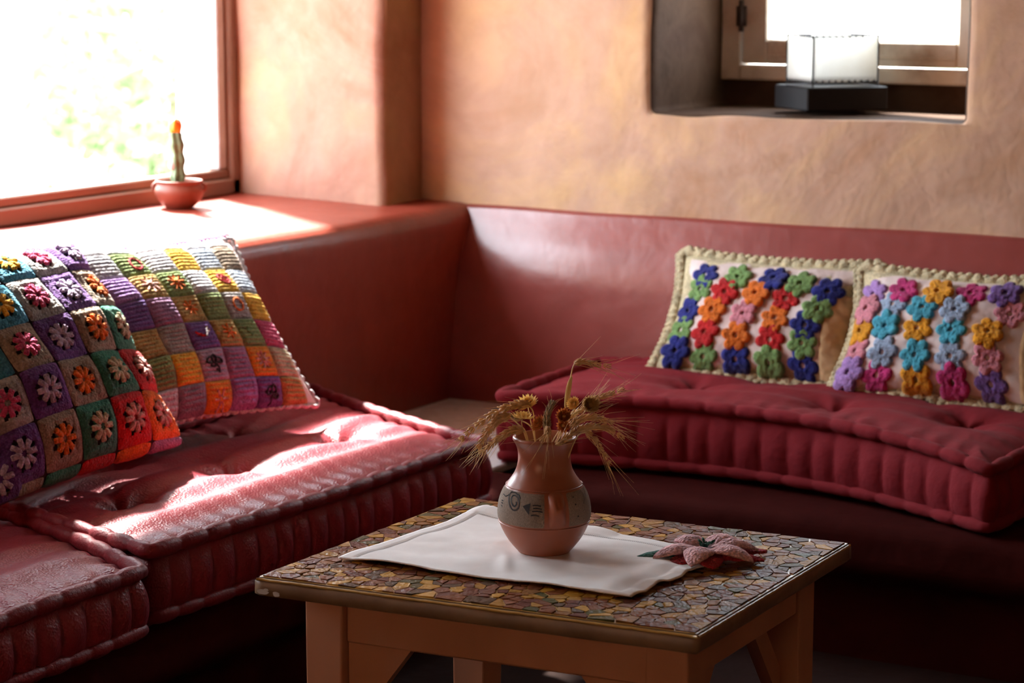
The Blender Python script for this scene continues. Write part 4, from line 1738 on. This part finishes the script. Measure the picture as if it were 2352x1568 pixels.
wheat('wheat ear drooping forward over the front rim with awns hanging down', [V0(0, -.02), bp(720, 640, -.03), bp(740, 590, -.04)], [bp(742, 590, -.045), bp(735, 630, -.05), bp(690, 670, -.052)], .062, kern=12, fat=.8, spread=.5, seed=11)
wheat('pale wheat ear behind the orange flowers on the right', [V0(.01, .01), bp(820, 690, .02), bp(880, 600, .02)], [bp(890, 580, .02), bp(950, 540, .02), bp(1020, 500, .02), bp(1080, 450, .02)], .045, kern=18, fat=.8, spread=.4, seed=12)
wheat('small wheat ear between the two left groups, above the rim', [V0(-.01, .01), bp(650, 690, .02), bp(560, 600, .02)], [bp(550, 590, .02), bp(470, 570, .02), bp(380, 600, .02), bp(300, 680, .02)], .025, M['wheat_dark'], kern=18, fat=.9, seed=13)

# the broad straw blade around the tall stem
bl_ = MB()
pa = catmull([bp(868, 500, .008), bp(880, 420, .008), bp(893, 340, .008), bp(908, 285, .008)], 16)
o0 = pa[0]
P = np.array([[p - o0 - CRT * w, p - o0 + CFW * .0012 + CRT * 0, p - o0 + CRT * w] for p, w in [(q, .0042 * math.sin(PI * (.12 + .86 * i / (len(pa) - 1))) ** .7) for i, q in enumerate(pa)]])
bl_.grid(P)
P3 = P.copy()
P3 -= CFW * .0012
bl_.grid(P3, flip=True)
leafb = bl_.build('straw_blade', M['straw'], None, fix=False)
leafb.location = o0
leafb['label'] = 'flat golden straw blade standing beside the tallest wheat stem'
leafb['category'] = 'dried leaf'


def strawflower(label, c, axis, R, mt, stem_from, rows=4, openness=1.0, n=15, seed=0):
    rnd = random.Random(seed)
    root = thing('strawflower', label, 'dried flower', c, group='dried strawflowers in the vase')
    ax = np.array(axis, float)
    ax /= np.linalg.norm(ax)
    a = np.cross(ax, (0.3, .2, 1.0))
    a /= np.linalg.norm(a)
    b = np.cross(ax, a)
    m = MB()
    for r in range(rows):
        f = r / max(1, rows - 1)
        tilt = (1.35 - 1.0 * f) * openness      # outer rows lie open
        Lp = R * (1 - .35 * f)
        for k in range(n):
            an = 2 * PI * (k + .5 * (r % 2)) / n + rnd.uniform(-.08, .08)
            o_ = math.cos(an) * a + math.sin(an) * b
            s_ = np.cross(ax, o_)
            d = o_ * math.sin(tilt) + ax * math.cos(tilt)
            nn_ = ax * math.sin(tilt) - o_ * math.cos(tilt)
            w = Lp * .17
            p0 = o_ * R * .12
            q = [p0 - s_ * w * .5, p0 + s_ * w * .5, p0 + d * Lp * .6 + s_ * w + nn_ * Lp * .03, p0 + d * Lp * .6 - s_ * w + nn_ * Lp * .03,
                 p0 + d * Lp + nn_ * Lp * .22 * (1 - f), p0 + d * Lp * .6 - nn_ * Lp * .06]
            m.add(q, [(0, 1, 5), (1, 2, 5), (0, 5, 3), (2, 4, 5), (3, 5, 4)])
    m.build('petals', mt, root, smooth=False, fix=False)
    m = MB()
    m.ellipsoid(ax * R * .12, [a * R * .34, b * R * .34, ax * R * .2], 10, 6)
    m.build('flower_centre', M['strawflower_t'], root, fix=False)
    m = MB()
    pa = catmull([np.zeros(3), -ax * R * .6, np.array(stem_from) - np.array(c)], 10)
    m.tube(pa, .0009, 6)
    m.build('stem', M['straw'], root, fix=False)
    return root


vdir = -CFW
up_ = np.array((0, 0, 1.0))
strawflower('yellow strawflower seen from the side on a thin stem, left of the vase middle', bp(570, 560, -.01), up_ + .1 * CRT - .1 * vdir, .0185, M['strawflower_y'], V0(-.02, 0, .15), rows=3, openness=1.05, seed=1)
strawflower('yellow strawflower partly behind the arching left wheat ear', bp(605, 478, .012), up_ + .5 * vdir - .1 * CRT, .0165, M['strawflower_y'], V0(-.01, .0, .15), rows=3, seed=2)
strawflower('round pale yellow strawflower right of the tall stem', bp(925, 470, .0), up_ * .5 + vdir * .8 - .5 * CRT, .0115, M['strawflower_y'], V0(.01, 0, .15), rows=5, openness=.95, n=18, seed=3)
strawflower('brownish tan strawflower, the highest on the right', bp(1032, 475, -.005), up_ * .4 + vdir * .9 + .3 * CRT, .0155, M['strawflower_t'], V0(.02, 0, .15), rows=6, openness=.9, n=18, seed=4)
strawflower('glossy rust-brown strawflower in the centre right', bp(856, 545, -.02), up_ * .7 + vdir * .9 - .2 * CRT, .0150, M['strawflower_o'], V0(.01, 0, .15), rows=6, openness=.75, n=16, seed=5)
strawflower('orange strawflower low in the centre, behind the drooping awns', bp(690, 600, -.012), up_ * .6 + vdir * .5 - .7 * CRT, .0145, M['strawflower_o'], V0(0, 0, .15), rows=5, seed=6)
strawflower('small rust strawflower just above the rim, right of centre', bp(845, 610, -.01), up_ * .3 + vdir + .2 * CRT, .0115, M['strawflower_o'], V0(0, 0, .15), rows=4, seed=7)

# ------------------------------------------------------------------ crocheted poinsettia
pc = np.array((-1.462, 3.072, .5065))
poin = thing('crocheted_poinsettia', 'crocheted poinsettia with pink and red petals lying half on the linen cloth', 'crocheted flower', pc)


def petal(L, w, ang, z0, lift, mt, name, curl=.3, cup=.004, off=.0):
    n, k = 22, 10
    top = np.zeros((n + 1, k + 1, 3))
    bot = np.zeros((n + 1, k + 1, 3))
    d = np.array((math.cos(ang), math.sin(ang)))
    s_ = np.array((-d[1], d[0]))
    for i in range(n + 1):
        t = i / n
        ww = w * (math.sin(PI * min(1, (t * .93 + .07)) ** .85) ** .75) * .5 + .0006
        for j in range(k + 1):
            q = -1 + 2 * j / k
            x = off + t * L
            z = z0 + lift * math.sin(PI * t * .9) + cup * (1 - q * q) * math.sin(PI * t) - curl * .012 * t * t + .0012 * fbm(t * 9, q * 3, ang * 7, 1)
            z += .0004 * math.cos(q * 16)
            p = d * x + s_ * (q * ww)
            z = max(z, -.002)
            top[i, j] = (p[0], p[1], z + .0016)
            bot[i, j] = (p[0], p[1], z - .0012)
    m = MB()
    m.grid(top)
    m.grid(bot, flip=True)
    idx = [(i, 0) for i in range(n)] + [(n, j) for j in range(k)] + [(i, k) for i in range(n, 0, -1)] + [(0, j) for j in range(k, 0, -1)]
    m.grid(np.array([[top[a], bot[a]] for a in idx]), close_u=True)
    return m.build(name, mt, poin)


rgt = YAW
for a, L in ((rgt + .25, .100), (rgt - .35, .092), (rgt + 3.0, .080), (rgt - 1.5, .075), (rgt + 1.3, .07), (rgt - 2.35, .085)):
    o = petal(L, .044, a, .001, .003, Y['poinred'], 'petal', curl=.1)
    o['label'] = 'red crocheted petal'
for a, L, w, lf in ((rgt + .10, .082, .040, .012), (rgt + .75, .075, .042, .014), (rgt - .70, .088, .042, .010), (rgt - 1.9, .085, .046, .010),
                    (rgt - 2.75, .088, .044, .009), (rgt + 2.2, .072, .042, .012)):
    o = petal(L, w, a, .007, lf, Y['poinpink'], 'petal', curl=.35, cup=.006)
    o['label'] = 'pink crocheted petal'
o = petal(.085, .034, rgt + PI + .12, .001, .004, Y['poingreen'], 'leaf', curl=.1, off=.02)
o['label'] = 'dark green crocheted leaf'
m = MB()
for k in range(9):
    a = k * 2.4
    r = .004 + .0035 * (k % 3)
    c = np.array((r * math.cos(a), r * math.sin(a), .020 + .003 * math.sin(k * 1.7)))
    m.ellipsoid(c, [(.0045 * math.cos(a), .0045 * math.sin(a), .003), (-.002 * math.sin(a), .002 * math.cos(a), 0), (0, 0, .0028)], 8, 5)
m.tube([(0, 0, .006), (0, 0, .02)], .004, 8)
o = m.build('flower_centre', Y['poingreen'], poin, fix=False)
o['label'] = 'green crocheted centre'

# ------------------------------------------------------------------ potted cactus on the ledge
pot = thing('clay_pot_cactus', 'small round terracotta pot with a thin orange-tipped cactus on the window ledge', 'potted plant', (-3.565, 4.455, .7975))
m = MB()
pf = smooth_prof([(0, 0), (.030, 0), (.036, .003), (.050, .016), (.059, .033), (.060, .045), (.055, .055), (.054, .060), (.0575, .064), (.0575, .067), (.054, .067), (.051, .060), (.052, .048), (.0, .046)])
m.lathe([(max(0, r), z) for r, z in pf], 48)
m.build('pot', M['pot_clay'], pot)
for s_ in (-1, 1):
    m = MB()
    c = CRT * s_ * .056
    m.tube([c + CRT * s_ * (.0085 * math.sin(t)) + np.array((0, 0, .050 + .0095 * math.cos(t))) for t in np.linspace(0, PI, 12)], .0042, 8)
    m.build('pot_handle', M['pot_clay'], pot, fix=False)
m = MB()
m.ellipsoid((0, 0, .052), [(.051, 0, 0), (0, .051, 0), (0, 0, .006)], 24, 6)
m.build('soil', M['soil'], pot, fix=False)
m = MB()
path = [np.array((0, 0, .05)) + CRT * (-.004 + .003 * math.sin(t * 4)) + up_ * (.135 * t) for t in np.linspace(0, 1, 26)]
P = np.zeros((26, 40, 3))
for i, p in enumerate(path):
    for j in range(40):
        a = 2 * PI * j / 40
        r = .0158 * (1 + .16 * math.cos(a * 5 + i * .05)) * (1 - .12 * math.sin(i * .9)) * (1 if i < 25 else .7)
        P[i, j] = p + np.array((r * math.cos(a), r * math.sin(a), 0))
m.grid(P, close_v=True, flip=True)
m.build('cactus_stem', M['cactus'], pot)
m = MB()
tp = path[-1]
for k in range(7):
    a = 2 * PI * k / 6
    c = tp + (np.array((.007 * math.cos(a), .007 * math.sin(a), .012 + .004 * (k % 2))) if k < 6 else np.array((0, 0, .018)))
    m.ellipsoid(c, [(.0105, 0, 0), (0, .0105, 0), (0, 0, .017)], 10, 7)
o = m.build('cactus_top', M['cactus_red'], pot, fix=False)
o['label'] = 'orange-red knob grafted on top'
m = MB()
m.ellipsoid(np.array((0, 0, .105)) - CRT * .014 + vdir * .008, [CRT * .010, CFW * .008, up_ * .013], 12, 8)
m.ellipsoid(np.array((0, 0, .126)) - CRT * .010 + vdir * .008, [CRT * .012, CFW * .007, up_ * .005], 12, 8)
m.build('side_shoot', M['pale_shell'], pot, fix=False)

# ------------------------------------------------------------------ parchment lantern in the niche
LZ = 1.052
th_ = math.radians(50)
fx = np.array((math.cos(th_), math.sin(th_), 0))
fy = np.array((-math.sin(th_), math.cos(th_), 0))
lan = thing('parchment_lantern', 'square white parchment lantern on a black wooden base in the dark window niche', 'lantern', (-2.155, 5.052, LZ - .006), np.array([fx, fy, (0, 0, 1)]).T)
m = MB()
m.box((0, 0, 0), (.215, .175, .056), .003)
m.build('base', M['black_wood'], lan, smooth=False)
sx0, sy0, sx1, sy1 = .022, .016, .195, .155
zb_, zt_ = .062, .176
m = MB()
for (x, y) in ((sx0, sy0), (sx1, sy0), (sx1, sy1), (sx0, sy1)):
    m.tube([(x, y, .05), (x, y, zt_)], .0023, 8)
for z in (zb_ + .003, zt_):
    m.tube([(sx0, sy0, z), (sx1, sy0, z), (sx1, sy1, z), (sx0, sy1, z), (sx0, sy0, z)], .0021, 8)
m.build('wire_frame', M['black_wire'], lan, fix=False)


def panel(a, b):
    n = 30
    P = np.zeros((n + 1, 9, 3))
    a = np.array(a)
    b = np.array(b)
    for i in range(n + 1):
        t = .02 + .96 * i / n
        sc = .0028 * abs(math.sin(i * PI / 3))
        for j in range(9):
            v = j / 8
            z = zb_ + .006 + sc + (zt_ - zb_ - .010 - 2 * sc) * v
            p = a + (b - a) * t
            P[i, j] = (p[0], p[1], z)
    m = MB()
    m.grid(P)
    o = m.build('parchment_panel', M['parchment'], lan, fix=False)
    so = o.modifiers.new('solid', 'SOLIDIFY')
    so.thickness = .0012
    return o


panel((sx0, sy0), (sx1, sy0))
panel((sx1, sy0), (sx1, sy1))
panel((sx1, sy1), (sx0, sy1))
panel((sx0, sy1), (sx0, sy0))
m = MB()
for q in range(4):
    a, b = [((sx0, sy0), (sx1, sy0)), ((sx1, sy0), (sx1, sy1)), ((sx1, sy1), (sx0, sy1)), ((sx0, sy1), (sx0, sy0))][q]
    a, b = np.array(a), np.array(b)
    for k in range(10):
        p = a + (b - a) * (k + .5) / 10
        for z in (zt_ - .002, zb_ + .006):
            m.ellipsoid((p[0], p[1], z), [(.0022, 0, 0), (0, .0022, 0), (0, 0, .0045)], 6, 4)
m.build('lacing', M['black_wire'], lan, fix=False)

# ------------------------------------------------------------------ garden outside
m = MB()
m.box((-60, -40, -.5), (-3.95, 60, -.3))
m.box((-3.95, 5.55, -.5), (40, 60, -.3))
m.box((2.95, -40, -.5), (40, 5.55, -.3))
m.box((-3.95, -40, -.5), (2.95, -2.4, -.3))
struct(m.build('ground', M['gravel'], smooth=False))


def shrub(label, loc, rad, n, mt, blossoms=None, seed=0, leaf=.075, trunk=.1):
    rnd = np.random.default_rng(seed)
    root = thing('garden_shrub', label, 'shrub', loc)
    m = MB()
    u = rnd.normal(size=(n, 3))
    u /= np.linalg.norm(u, axis=1)[:, None]
    rr = rnd.uniform(.35, 1, n) ** .5
    cl = np.array([1 + .28 * noise.noise(Vector(q * 2.2 + seed)) for q in u])
    c = u * (rr * cl)[:, None] * np.array(rad)
    c[:, 2] += rad[2]
    vs, fs = [], []
    for k in range(n):
        a = rnd.normal(size=3)
        a /= np.linalg.norm(a)
        b = np.cross(a, rnd.normal(size=3))
        b /= np.linalg.norm(b)
        s = leaf * rnd.uniform(.6, 1.3)
        nn_ = np.cross(a, b)
        o = len(vs)
        vs += [c[k] - a * s, c[k] + b * s * .45 + nn_ * s * .12, c[k] + a * s, c[k] - b * s * .45 + nn_ * s * .12]
        fs += [(o, o + 1, o + 2), (o, o + 2, o + 3)]
    m.add(vs, fs)
    o = m.build('foliage', mt, root, smooth=False, fix=False)
    o['kind'] = 'stuff'
    m = MB()
    for k in range(5):
        e = c[rnd.integers(n)]
        m.tube([(0, 0, 0), e * np.array((.3, .3, .5)), e], [.03, .02, .006], 7)
    m.build('branches', M['bark'], root, fix=False)
    if blossoms:
        m = MB()
        for k in range(blossoms[1]):
            q = c[rnd.integers(n)] * np.array((1.04, 1.04, 1.02))
            m.ellipsoid(q, [(.05, 0, 0), (0, .05, 0), (0, 0, .035)], 8, 5)
        o = m.build('blossoms', blossoms[0], root, fix=False)
        o['kind'] = 'stuff'
    return root


shrub('tall green garden shrub seen through the right half of the big window', (-8.6, 10.6, -.3), (1.1, 1.0, 1.35), 5200, M['leafgreen'], None, 3)
shrub('pale green shrub further out beyond the big window', (-12.5, 13.2, -.3), (1.5, 1.5, 1.1), 4200, M['leafgreen2'], (M['blossom_pink'], 10), 5, .1)
shrub('low shrub with pink blossoms outside the big window', (-7.0, 7.6, -.3), (.5, .5, .48), 1500, M['leafgreen2'], (M['blossom_pink'], 9), 7, .06)
shrub('low shrub with orange blossoms at the far left of the big window', (-8.3, 7.0, -.3), (.55, .55, .52), 1500, M['leafgreen2'], (M['blossom_orange'], 9), 9, .06)
shrub('green shrub outside the small niche window', (-3.0, 10.2, -.3), (.6, .6, 1.2), 2600, M['leafgreen2'], None, 11, .08)
